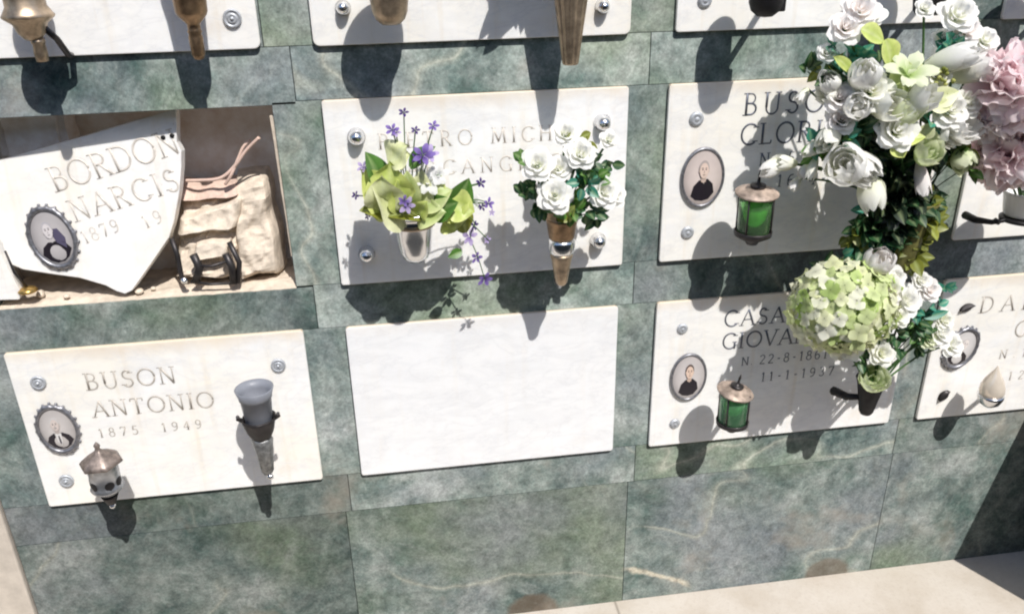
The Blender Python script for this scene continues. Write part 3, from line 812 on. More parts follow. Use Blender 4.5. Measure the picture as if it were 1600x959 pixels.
def crumple(poly_w, base_depth, amp, seed, name, mat, nu=24, nv=27):
    """front of a crumpled cloth: sharp creases between loose planes; poly_w = (bl, br, tr, tl)"""
    bl, br, tr, tl = poly_w; off = V((seed * 2.3, seed * 5.1, seed * 1.1))
    b = MB()
    def fn(u, v):
        eu = min(u, 1 - u) * 2; ev = min(v, 1 - v) * 2
        p = bl.lerp(br, u).lerp(tl.lerp(tr, u), v)
        k = (1 - (1 - min(1, eu * 3.2)) ** 2) * (1 - (1 - min(1, ev * 3.6)) ** 2)
        c1 = 1 - abs(mnoise.noise(V((p.x * 13, p.z * 22, 1)) + off)) * 2.4
        c2 = 1 - abs(mnoise.noise(V((p.x * 34 + p.z * 20, p.z * 40, 3)) + off)) * 2.2
        c3 = mnoise.noise(p * 95 + off)
        d = amp * (c1 * .9 + c2 * .42 + c3 * .16)
        w = V((mnoise.noise(p * 20 + off), 0, mnoise.noise(p * 24 - off))) * .008
        return p + w + V((0, base_depth * (1 - math.sqrt(max(0, k))) - d * k, 0))
    nu = max(10, nu // (2 if nu > 30 else 1)); nv = max(8, nv // (2 if nv > 29 else 1))
    b.grid(fn, nu, nv, smooth=False)
    return b.build(name, mat, bun)
crumple((an(270, 446, .040), an(378, 442, .036), an(384, 290, .085), an(276, 298, .090)), .10, .013, 1, 'body', M['cloth'])
crumple((an(366, 448, .026), an(444, 438, .030), an(416, 272, .078), an(362, 278, .080)), .09, .010, 2, 'side_fold', M['cloth'])
crumple((an(274, 318, .060), an(378, 308, .060), an(376, 288, .085), an(276, 290, .085)), .06, .007, 3, 'rolled_edge', M['pinkcloth'], 60, 24)
crumple((an(272, 372, .030), an(372, 362, .030), an(388, 305, .060), an(274, 345, .050)), .05, .009, 4, 'flap', M['cloth'], 60, 40)
crumple((an(300, 410, .012), an(362, 404, .014), an(360, 372, .030), an(306, 380, .030)), .04, .007, 5, 'flap', M['cloth'], 40, 30)
# dark iron bracket caught in its foot
b = MB()
b.tube([an(268, 372, .018), an(277, 398, .010), an(282, 425, .006), an(286, 440, .006)], .0055)
b.tube([an(302, 398, .006), an(312, 418, .004), an(306, 440, .004)], .0085)
b.tube([an(303, 414, .001), an(330, 416, .001), an(356, 408, .003)], .0032)
b.tube([an(352, 396, .006), an(362, 416, .002), an(366, 442, .002)], .0075)
b.tube([an(358, 378, .014), an(374, 410, .006), an(372, 442, .003)], .0055)
b.tube([an(298, 440, .002), an(330, 444, .002), an(370, 442, .002)], .003)
b.build('iron_bracket', M['darkiron'], bun)
b = MB(); b.lathe([(0, -.007), (.006, -.004), (.008, 0), (.006, .004), (0, .007)], an(288, 438, -.004), N, 12); b.build('knob', M['chrome'], bun)
wr = thing('electric_flex', 'pinkish twin wire bending up out of the cloth bundle', 'wire', an(340, 285, .06))
def smooth_path(p, k=7):
    out = []
    for i in range(len(p) - 1):
        a, b_, c, d = p[max(i - 1, 0)], p[i], p[i + 1], p[min(i + 2, len(p) - 1)]
        for j in range(k):
            t_ = j / k
            out.append(0.5 * ((2 * b_) + (c - a) * t_ + (2 * a - 5 * b_ + 4 * c - d) * t_ * t_ + (3 * b_ - a - 3 * c + d) * t_ ** 3))
    return out + [p[-1]]
b = MB(); b.tube(smooth_path([an(276, 282, .075), an(310, 282, .06), an(345, 278, .05), an(368, 258, .05), an(384, 236, .05), an(405, 215, .045)]), .0034); b.build('strand', M['wire'], wr)
b = MB(); b.tube(smooth_path([an(352, 288, .055), an(362, 272, .048), an(372, 248, .055), an(380, 230, .058), an(391, 219, .06)]), .0032); b.build('strand', M['wire'], wr)
# crumbs of mortar on the niche floor and brick behind
for k in range(4):
    px = [215, 240, 60, 100, 140, 262, 430, 452, 120][k]
    p = an(px, [452, 447, 452, 450, 452, 455, 452, 448, 446][k], .02 + .01 * (k % 3)); p.z = NZ0 + .012
    b = MB(); R = random.Random(k); s_ = .005 + .005 * R.random()
    bm = bmesh.new(); bmesh.ops.create_icosphere(bm, subdivisions=2, radius=s_)
    for v in bm.verts: v.co = v.co * (1 + .55 * mnoise.noise(v.co * 70 + V((k, 0, 0)))); v.co.z *= .7; v.co += p
    b.add_bm(bm, smooth=False)
    tag(b.build('mortar_crumb', M['mortar'], origin=p), 'lump of fallen mortar on the floor of the opened niche', 'rubble', 'crumbs of mortar in the niche')
b = MB(); bm = bmesh.new(); bmesh.ops.create_cube(bm, size=1)
bmesh.ops.bevel(bm, geom=bm.edges[:], offset=.12, segments=2, affect='EDGES'); bmesh.ops.subdivide_edges(bm, edges=bm.edges[:], cuts=2, use_grid_fill=True)
p = an(60, 206, .13)
for v in bm.verts: v.co = V((v.co.x * .13, v.co.y * .08, v.co.z * .10)) + p; v.co += V((1, 1, 1)) * .006 * mnoise.noise(v.co * 40)
b.add_bm(bm); tag(b.build('brick_chunk', M['plaster'], origin=p), 'brown chunk of masonry in the dark above the broken plaque', 'masonry')

# ------------------------------------------------------------------ vases and lamps
def wall_bracket(t, c, back=YF, r=.006, mat='darkiron', flange=.016):
    """arm from the vessel's axis c to a small round plate on the plaque"""
    b = MB()
    ex = c.x + (back - c.y) * (c.x + .17) / 1.6
    b.tube([c, V((ex, back - .004, c.z - .02))], r)
    b.lathe([(flange, 0), (flange, .003), (flange * .6, .006), (0, .007)], V((ex, back - .0003, c.z - .02)), N, 18)
    return b.build('bracket', M[mat], t)
VY = -0.156

# 1 bronze lamp on the upper left plaque
c = at(44, 26, -.100)
t = thing('grave_lamp', 'bronze lamp with a flared brim at the top left corner', 'lamp', c, 'lamps on the plaques')
b = MB(); b.lathe([(.004, -.040), (.014, -.036), (.022, -.026), (.027, -.012), (.040, -.002), (.0415, .001), (.038, .006), (.032, .016), (.031, .06), (.036, .065), (.030, .085), (.012, .10), (0, .104)], c, seg=32)
b.build('lamp_body', M['palebronze'], t)
b = MB(); b.lathe([(.0, -.074), (.010, -.073), (.011, -.060), (.010, -.045), (.0115, -.043), (.0115, -.036)], c + V((.006, 0, 0)), seg=18); b.build('socket', M['palebronze'], t)
b = MB(); b.tube([c + V((.020, .0, -.018)), c + V((.030, .02, -.040)), c + V((.034, .045, -.070)), c + V((.030, .0735, -.075))], .0055); b.build('bracket', M['darkiron'], t)
# 2 bronze torch vase
c = at(301, 30, -.112)
t = thing('flower_vase', 'bronze torch shaped vase on the plaque above the opened niche', 'vase', c, 'vases on the plaques')
b = MB(); b.lathe([(0, -.068), (.008, -.066), (.0115, -.058), (.012, -.030), (.0105, -.024), (.0125, -.021), (.0105, -.017), (.011, -.008), (.024, .006), (.0265, .012), (.029, .06), (.033, .13), (.037, .16), (.034, .16), (.028, .10), (0, .05)], c, seg=30)
b.build('body', M['bronze'], t); wall_bracket(t, c + V((0, 0, .03)), mat='bronze')
# out of it: a few leaf blades that shade the plaque
# 3 and 5: round cups
cup_prof = [(0, -.100), (.016, -.098), (.025, -.090), (.030, -.078), (.034, -.050), (.038, -.022), (.041, -.016), (.0385, -.012), (.045, -.004), (.054, .004), (.056, .0075), (.052, .009), (.043, .003), (.036, -.008), (.033, -.02), (0, -.03)]
def cup(px, py, label, mat, Y=-.14, band=True):
    c = at(px, py, Y) + V((0, 0, .100))
    t = thing('flower_cup', label, 'vase', c, 'vases on the plaques')
    b = MB(); b.lathe(cup_prof, c, seg=36); b.build('body', M[mat], t)
    if band:
        b = MB(); b.lathe([(.0392, -.026), (.0418, -.024), (.0418, -.018), (.040, -.016)], c, seg=36); b.build('band', M['palebronze'], t)
    wall_bracket(t, c + V((0, 0, -.05)))
    return c
cB0 = cup(611, 40, 'worn bronze cup on the top row plaque, its rim above the picture', 'palebronze')
cB1 = cup(650, 408, 'polished silver cup holding lime leaves and purple flowers', 'chrome')
cup(1652, 26, 'dark cup on the plaque cut off at the top right', 'darkiron')
# 4 fluted bronze cone
c = at(891, 101, -.112)
t = thing('flower_vase', 'tall fluted bronze cone vase on the top row plaque', 'vase', c, 'vases on the plaques')
b = MB(); b.lathe([(0, -.002), (.013, 0), (.0145, .004), (.020, .05), (.029, .12), (.037, .18), (.043, .215), (.047, .225), (.043, .225), (.035, .18), (0, .12)], c, seg=64, flute=lambda a: 1 + .075 * math.cos(a * 10))
b.build('body', M['palebronze'], t); wall_bracket(t, c + V((0, 0, .10)), mat='bronze')
cB0v = c
# 6 bronze vase with silver ball in the middle plaque
c = at(877, 443, VY + .01)
t = thing('flower_vase', 'small bronze vase with a silver collar holding white roses', 'vase', c, 'vases on the plaques')
b = MB(); b.lathe([(0, -.004), (.008, -.002), (.012, .004), (.0165, .030), (.020, .052), (.0225, .060), (.0225, .066)], c, seg=28); b.build('foot', M['palebronze'], t)
b = MB(); b.lathe([(.0225, .066), (.0255, .071), (.027, .080), (.0265, .090), (.024, .097)], c, seg=28); b.build('collar', M['chrome'], t)
b = MB(); b.lathe([(.024, .097), (.0255, .101), (.031, .135), (.034, .142), (.031, .142), (.024, .11), (0, .10)], c, seg=28); b.build('cup', M['bronze'], t)
wall_bracket(t, c + V((0, 0, .05)), mat='bronze')
b = MB(); b.tube([c + V((.004, .012, .0)), c + V((.006, .05, -.028)), c + V((.006, .0985, -.035))], [.006, .005, .004]); b.build('hook', M['dullsteel'], t)
cB1v = c
# 7, 8 green jars with copper lids
def jar(px, py, label, glass, lidtilt=0.0, finial=True, k=1.0, Y=-0.143):
    """px, py: centre of the lid's rim"""
    c = at(px, py, Y)
    t = thing('votive_jar', label, 'votive light', c, 'green glass votive jars')
    b = MB(); b.lathe([(p * k, h * k) for p, h in [(0, -.098), (.030, -.097), (.034, -.092), (.0355, -.080), (.0355, -.012), (.034, -.006), (.031, -.006), (.0325, -.02), (.0325, -.085), (0, -.088)]], c, seg=32); b.build('glass', M[glass], t)
    b = MB(); b.lathe([(p * k, h * k) for p, h in [(0, -.0875), (.027, -.087), (.028, -.080), (.027, -.042), (.024, -.038), (0, -.040)]], c, seg=24); b.build('candle', M['wax'], t)
    b = MB(); b.lathe([(p * k, h * k) for p, h in [(0, -.118), (.012, -.117), (.016, -.110), (.030, -.102), (.040, -.096), (.0415, -.086), (.039, -.084), (.037, -.094), (0, -.0985)]], c, seg=32); b.build('base', M['darkiron'], t)
    for i in range(4):
        a = PI / 4 + i * PI / 2
        d = V((math.cos(a), math.sin(a), 0)) * .039 * k
        b = MB(); b.tube([c + d + V((0, 0, -.090 * k)), c + d + V((0, 0, -.002 * k))], .0022 * k, 6)
        b.build('cage_bar', M['darkiron'], t)
    ax = V((math.sin(lidtilt), -.10, math.cos(lidtilt)))
    b = MB(); b.lathe([(p * k, h * k) for p, h in [(.038, -.004), (.0455, -.0035), (.047, -.0005), (.0455, .0015), (.040, .003), (.039, .0045), (.028, .0065), (.014, .012), (0, .0135)]], c, ax, seg=36); lid = b.build('lid', M['copper'], t)
    if finial:
        b = MB(); b.lathe([(p * k, h * k) for p, h in [(.016, .013), (.017, .018), (.012, .020), (.004, .023), (.0028, .034), (.0035, .040), (.0012, .050), (0, .052)]], c, ax, seg=16); b.build('finial', M['darkiron'], lid)
    wall_bracket(t, c + V((0, 0, -.105 * k)), r=.007)
    return c
cj1 = jar(1183, 301, 'bright green glass jar with a flat copper lid, below the very large white bouquet', 'glass', k=.93)
cj2 = jar(1149, 611, 'dark green glass jar with a crooked copper lid on the lower row plaque', 'glass_dark', .16, True, k=.88)
# 9 old bronze vase under the big bouquet
cV = at(1428, 315, -0.172)
t = thing('flower_vase', 'olive bronze vase under the big white bouquet', 'vase', cV, 'vases on the plaques')
b = MB(); b.lathe([(0, -.158), (.014, -.156), (.020, -.146), (.026, -.10), (.036, -.045), (.045, -.008), (.052, .004), (.049, .006), (.040, -.01), (.03, -.05), (0, -.06)], cV, seg=36)
b.build('body', M['oldbronze'], t); wall_bracket(t, cV + V((0, 0, -.07)), mat='oldbronze')
# 10 dark vase under the hydrangea
cH = at(1362, 592, -0.155)
t = thing('flower_vase', 'black vase under the green hydrangea', 'vase', cH, 'vases on the plaques')
b = MB(); b.lathe([(0, -.092), (.012, -.090), (.016, -.083), (.022, -.05), (.030, -.008), (.034, .002), (.032, .003), (.025, -.01), (0, -.03)], cH, seg=30)
b.build('body', M['iron'], t); wall_bracket(t, cH + V((0, 0, -.06)), mat='iron')
b = MB(); b.tube([cH + V((-.014, .0, -.045)), cH + V((-.034, .03, -.060)), cH + V((-.040, .0785, -.072))], [.007, .009, .011]); b.build('hook', M['iron'], t)
# 11 white pot in a black ring with peonies
cP = at(1606, 300, -0.145)
t = thing('flower_pot', 'white ceramic pot in a black iron ring at the right edge', 'vase', cP, 'vases on the plaques')
b = MB(); b.lathe([(0, -.052), (.036, -.050), (.038, -.046), (.045, -.004), (.048, .0), (.046, .003), (.041, -.006), (0, -.012)], cP, seg=34); b.build('pot', M['whitepot'], t)
b = MB(); b.lathe([(.0385, -.062), (.043, -.062), (.0435, -.056), (.0385, -.0535)], cP, seg=34)
b.tube([cP + V((-.040, -.005, -.058)), cP + V((-.060, .01, -.066)), cP + V((-.072, .045, -.072)), cP + V((-.070, .0835, -.074))], [.0045, .006, .008, .009])
b.tube([cP + V((-.056, .005, -.064)), cP + V((-.062, -.012, -.060)), cP + V((-.070, -.010, -.052))], .0045)
b.build('bracket', M['iron'], t)
# 12 lantern, lower left
c = at(158, 722, -0.148)
t = thing('grave_lamp', 'small grey lantern with a pointed copper roof below the oval portrait', 'lamp', c, 'lamps on the plaques')
b = MB(); b.lathe([(.038, -.002), (.040, .001), (.034, .008), (.020, .020), (.010, .026), (.006, .030), (.0045, .036), (.0065, .040), (.003, .046), (0, .050)], c, seg=6 * 4, flute=lambda a: 1 / max(.866, math.cos(((a + PI / 6) % (PI / 3)) - PI / 6)) * .93)
b.build('roof', M['roofmetal'], t)
b = MB(); b.lathe([(0, -.078), (.016, -.077), (.022, -.070), (.030, -.064), (.033, -.058), (.029, -.054), (.030, -.008), (.034, -.003), (.034, -.0015)], c, seg=24); b.build('lamp_body', M['dullsteel'], t)
for a in (-125, -90 + 30, -170, -15):
    a = math.radians(a); d = V((math.cos(a), math.sin(a), 0)); e = V((-d.y, d.x, 0))
    b = MB(); b.grid(lambda u, v: c + d * (.0288 + .0020 * v * 0 + .0018 * (1 - (2 * u - 1) ** 2)) + e * ((u - .5) * .019 * math.sqrt(max(0.0, 1 - (2 * v - 1) ** 2))) + V((0, 0, -.043 + .020 * (v - .5))), 6, 10); b.build('window', M['iron'], t)
b = MB(); b.lathe([(0, -.104), (.009, -.102), (.012, -.094), (.016, -.084), (.018, -.0785)], c, seg=20); b.build('stem', M['darkiron'], t)
b = MB(); b.lathe([(0, 0), (.0055, .002), (.0065, .006), (.005, .010), (0, .011)], c + V((.0, -.0, -.1145)), (0, 0, 1), 12); b.build('knob', M['chrome'], t)
wall_bracket(t, c + V((0, 0, -.066)), r=.008)
# 13 grey cup in holder, lower left
c = at(397, 608, -0.150)
t = thing('flower_vase', 'empty grey plastic flower cup in a dark metal holder', 'vase', c, 'vases on the plaques')
b = MB(); b.lathe([(.0, -.098), (.024, -.097), (.026, -.090), (.031, -.020), (.033, -.019), (.0335, -.013), (.0385, .003), (.0365, .004), (.030, -.014), (.028, -.05), (0, -.06)], c, seg=34); b.build('cup', M['plastic'], t)
b = MB(); b.lathe([(.010, -.124), (.020, -.112), (.028, -.095), (.0335, -.072), (.0345, -.066), (.0325, -.064), (.030, -.074), (.024, -.098), (.0, -.11)], c, seg=34, flute=lambda a: 1 + .03 * math.cos(6 * a))
for sx in (-1, 1): b.tube([c + V((sx * .030, -.004, -.070)), c + V((sx * .040, -.006, -.062)), c + V((sx * .040, -.006, -.055))], [.0045, .005, .003])
b.build('holder', M['darkiron'], t)
b = MB(); b.lathe([(0, -.205), (.009, -.203), (.013, -.195), (.0155, -.160), (.021, -.118), (.016, -.112), (0, -.11)], c, seg=28, flute=lambda a: 1 + .05 * math.cos(8 * a)); b.build('shaft', M['pewter'], t)
b = MB(); b.lathe([(0, 0), (.006, .002), (.007, .006), (.005, .011), (0, .012)], c + V((.004, -.004, -.216)), seg=12); b.build('knob', M['chrome'], t)
wall_bracket(t, c + V((0, 0, -.15)))
# 14 teardrop lamp, right edge
c = at(1548, 617, -0.11)
t = thing('grave_lamp', 'pearly white teardrop lamp in a silver base at the right edge', 'lamp', c, 'lamps on the plaques')
b = MB(); b.lathe([(.026, .002), (.0285, .012), (.027, .026), (.021, .042), (.013, .056), (.006, .068), (.002, .078), (0, .081)], c, seg=28); b.build('globe', M['pearl'], t)
b = MB(); b.lathe([(0, -.030), (.012, -.029), (.023, -.020), (.029, -.006), (.030, .001), (.027, .004), (.020, .002), (0, 0)], c, seg=28); b.build('base', M['chrome'], t)
wall_bracket(t, c + V((0, 0, -.015)))
# 15 dark things of the top row's third plaque
c = at(1195, 24, -0.148)
t = thing('grave_lamp', 'round black lamp on the top row plaque, only its base in view', 'lamp', c, 'lamps on the plaques')
b = MB(); b.lathe([(0, -.004), (.014, -.002), (.026, .008), (.031, .022), (.030, .045), (.034, .05), (.034, .11), (.02, .13), (0, .135)], c, seg=30); b.build('lamp_body', M['iron'], t)
b = MB(); b.box(c + V((.018, -.012, .006)), c + V((.034, .030, .03)), bevel=.003); b.build('bracket', M['iron'], t)
wall_bracket(t, c + V((0, 0, .03)), mat='iron')
c = at(1448, 24, -0.14)
t = thing('flower_vase', 'dark vase in the top row behind the upper white blooms', 'vase', c, 'vases on the plaques')
b = MB(); b.lathe([(0, 0), (.020, .001), (.026, .008), (.034, .07), (.042, .13), (.039, .13), (.03, .08), (0, .05)], c, seg=30); b.build('body', M['iron'], t); wall_bracket(t, c + V((0, 0, .05)), mat='iron')
cC0v = c

# ------------------------------------------------------------------ flowers
WHITE = ((.90, .92, .74), (.97, .96, .93)); IVORY = ((.90, .92, .68), (.97, .965, .90)); GREENW = ((.45, .62, .18), (.86, .90, .66))
PINK = ((.98, .80, .81), (.99, .94, .94)); BLUSH = ((.95, .86, .80), (.97, .94, .92))
def lerp3(a, b, t): return tuple(a[k] * (1 - t) + b[k] * t for k in range(3))

def petal_ring(mb_, c, ax, n, r0, r1, h0, h1, half, curl=0.0, cup_=1.0, cols=WHITE, seed=0, ruffle=0.0, rot=0.0, nu=6, nv=6, peak=.75):
    """ring of n petals growing from radius r0 / height h0 to radius r1 / height h1"""
    u, v, w = frame(ax); R = random.Random(seed)
    for k in range(n):
        phi = rot + 2 * PI * k / n + R.uniform(-.18, .18)
        kr = R.uniform(.92, 1.08); kh = R.uniform(.92, 1.06); fz = R.uniform(0, 9)
        def fn(a, b, phi=phi, kr=kr, kh=kh, fz=fz):
            s = a * 2 - 1
            wd = half * (math.sin(PI * (.10 + .80 * b ** peak)) ** .6) * (1 if b < .999 else .75)
            th = phi + s * wd
            rad = (r0 + (r1 - r0) * b ** .8) * kr + curl * b ** 4 - cup_ * (r1 - r0) * .12 * s * s * b
            hh = (h0 + (h1 - h0) * (b ** 1.05)) * kh - abs(curl) * .9 * b ** 5 - .10 * (h1 - h0) * s * s * b
            if ruffle: rad += ruffle * math.sin(s * 7 + fz) * b * b; hh += ruffle * math.cos(s * 6 + fz * 2) * b * b
            return c + u * (rad * math.cos(th)) + v * (rad * math.sin(th)) + w * hh
        mb_.grid(fn, nu, nv, col=lambda a, b: lerp3(cols[0], cols[1], min(1, b * 1.6)))

def rose(mb_, c, ax, r, cols=WHITE, seed=0, opened=1.0):
    """full bloom of about radius r facing ax"""
    c = V(c)
    petal_ring(mb_, c, ax, 3, r * .05, r * .12, -r * .1, r * .52, 1.2, 0, cols=cols, seed=seed, nu=5, nv=5)
    petal_ring(mb_, c, ax, 4, r * .10, r * .28, -r * .2, r * .56, 1.0, r * .03, cols=cols, seed=seed + 1, rot=.5, nu=5, nv=5)
    petal_ring(mb_, c, ax, 4, r * .14, r * .50, -r * .3, r * .48, 1.05, r * .10, cols=cols, seed=seed + 2, rot=.2, ruffle=r * .012)
    petal_ring(mb_, c, ax, 4, r * .16, r * .74 * opened, -r * .38, r * .28, 1.05, r * .12, cols=cols, seed=seed + 3, rot=.9, ruffle=r * .02)
    petal_ring(mb_, c, ax, 5, r * .16, r * .92 * opened, -r * .42, r * .06, .95, r * .15, cols=cols, seed=seed + 4, rot=.1, ruffle=r * .025)
def bud(mb_, c, ax, r, L, cols=WHITE, seed=0):
    """half-open bloom of loose pointed petals around a filled heart, c = its base"""
    u, v, w = frame(ax); c = V(c); R = random.Random(seed)
    op = R.uniform(.60, .78)
    for ring, (n, kr, kl) in enumerate(((3, .34, .86), (3, .62, .93), (4, .86, .95), (4, 1.0, 1.0))):
        for k in range(n):
            phi = ring * .9 + k * 2 * PI / n + R.uniform(-.22, .22); kk = kr * R.uniform(.93, 1.07); hl = L * kl * R.uniform(.86, 1.06)
            fl = R.uniform(-.05, .34) * (kr ** 2); fz = R.uniform(0, 6)
            jt = R.uniform(.0, .14)
            def fn(a, b, phi=phi, kk=kk, fl=fl, hl=hl, fz=fz):
                s = a * 2 - 1
                prof = math.sin(PI * min(1, .09 + b * op)) ** .8
                hw = (1.25 if n == 3 else 1.0) * (1 - .72 * b ** 4) * (.55 + .45 * min(1, b * 3))
                th = phi + s * hw
                rad = r * kk * prof * (1 + .05 * math.cos(s * 5 + fz) * b) + r * fl * b ** 3 + r * .05 * math.sin(b * 7 + fz) * s
                return c + u * rad * math.cos(th) + v * rad * math.sin(th) + w * (hl * b * (1 - .08 * s * s * b))
            mb_.grid(fn, 6, 8, col=lambda a, b: lerp3(cols[0], tuple(x * (1 - jt * .5) for x in cols[1]), min(1, .05 + b * 1.5 - .12 * abs(math.sin((a * 2 - 1) * 6)))))
def lily(mb_, c, ax, r, cols, seed=0, n=6):
    petal_ring(mb_, c, ax, n, r * .04, r * .85, 0, r * .62, .55, r * .25, cols=cols, seed=seed, ruffle=r * .03, nv=8, peak=.9)
    petal_ring(mb_, c, ax, 3, r * .03, r * .30, 0, r * .70, .8, r * .05, cols=cols, seed=seed + 4, rot=.5, nv=6)
def small_bloom(mb_, c, ax, r, cols, seed=0, n=5):
    petal_ring(mb_, c, ax, n, r * .05, r, 0, r * .28, .52, r * .1, cols=cols, seed=seed, nu=3, nv=3)
def peony(mb_, c, ax, r, cols, seed=0, n=70):
    u, v, w = frame(ax); R = random.Random(seed)
    for k in range(n):
        f = (k + .5) / n
        th = math.acos(1 - 1.45 * f); ph = k * 2.39996 + R.uniform(-.2, .2)
        d = (u * math.cos(ph) + v * math.sin(ph)) * math.sin(th) + w * math.cos(th)
        tu_, tv_, _ = frame(d)
        rr = r * R.uniform(.80, 1.05); wd = r * R.uniform(.30, .46); fz = R.uniform(0, 9)
        a_ = R.uniform(0, 2 * PI); q1 = tu_ * math.cos(a_) + tv_ * math.sin(a_); q2 = d.cross(q1)
        cc = (lerp3(cols[0], cols[1], R.uniform(.05, .55)), lerp3(cols[0], cols[1], R.uniform(.45, 1.0)))
        lean = R.uniform(-.25, .55)
        def fn(a, b):
            s = a * 2 - 1
            base = c + d * rr * .30
            ww = wd * (.30 + .70 * math.sin(PI * (.08 + .62 * b)))
            p = base + d * (rr * .70 * b) + q1 * (s * ww) + q2 * (lean * rr * b * b + .16 * wd * math.sin(s * 6 + fz) * b * b) + d * (.13 * wd * math.cos(s * 7 + fz * 1.7) * b)
            return p - d * (s * s * wd * .30)
        mb_.grid(fn, 7, 5, col=lambda a, b: lerp3(cc[0], cc[1], b))
def hydrangea(mb_, c, rx, ry, rz, n, seed=0):
    R = random.Random(seed)
    for k in range(n):
        f = (k + .5) / n
        z = 1 - 1.75 * f; ph = k * 2.39996
        s = math.sqrt(max(0, 1 - z * z))
        d = V((s * math.cos(ph), s * math.sin(ph), z))
        q = Quaternion((1, 0, 0), PI / 2 * .75)      # its flattened top faces the viewer
        d = q @ d
        p = c + V((d.x * rx, d.y * ry, d.z * rz)) * R.uniform(.93, 1.05)
        dd = (d + V((R.uniform(-.3, .3), R.uniform(-.3, .3), R.uniform(-.3, .3)))).normalized()
        t_ = R.random()
        col = lerp3((.52, .70, .20), (.90, .93, .60), t_ ** .7) if R.random() < .6 else lerp3((.88, .90, .56), (.97, .96, .84), t_)
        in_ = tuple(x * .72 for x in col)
        r = R.uniform(.0135, .0225)
        u, v, w = frame(dd)
        a0 = R.uniform(0, PI)
        for j in range(4):
            a = a0 + j * PI / 2
            e1 = u * math.cos(a) + v * math.sin(a); e2 = w.cross(e1)
            cp = R.uniform(-.1, .45)
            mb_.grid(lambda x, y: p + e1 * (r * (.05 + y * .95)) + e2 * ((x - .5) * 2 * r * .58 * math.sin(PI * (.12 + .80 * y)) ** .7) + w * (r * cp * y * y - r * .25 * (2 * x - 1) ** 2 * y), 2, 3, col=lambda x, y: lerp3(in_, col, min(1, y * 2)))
def leaf(mb_, base, tip, nrm, wd, fold=.25, droop=.15, col=((.03, .09, .025), (.06, .16, .04)), wave=0.0, shape=.8, nu=6, nv=9):
    base, tip = V(base), V(tip); e1 = tip - base; L = e1.length; e1.normalize()
    nrm = V(nrm); nrm = (nrm - e1 * nrm.dot(e1)).normalized(); e2 = nrm.cross(e1)
    fz = (base.x * 91 + base.z * 57) % 6
    def fn(a, b):
        s = a * 2 - 1
        ww = wd * math.sin(PI * min(1, (.03 + .97 * b) ** shape)) ** .85
        return base + e1 * (L * b) + e2 * (s * ww) + nrm * (fold * abs(s) * ww - droop * L * (b - .3) ** 2 + wave * wd * math.sin(b * 9 + s * 2 + fz))
    def cf(a, b):
        s = abs(a * 2 - 1)
        return lerp3(col[0], col[1], min(1, .15 + s * .9)) if s > .08 else lerp3(col[1], (.5, .6, .3), .35)
    mb_.grid(fn, nu, nv, col=cf)
DG = ((.018, .065, .022), (.035, .11, .040)); MG = ((.05, .14, .02), (.10, .24, .04)); TEAL = ((.02, .17, .12), (.06, .30, .21))
LIME = ((.42, .56, .08), (.72, .78, .26)); PALE = ((.64, .70, .28), (.88, .89, .56)); OLIVE = ((.12, .14, .02), (.26, .28, .04)); VARI = ((.26, .40, .06), (.72, .78, .38))

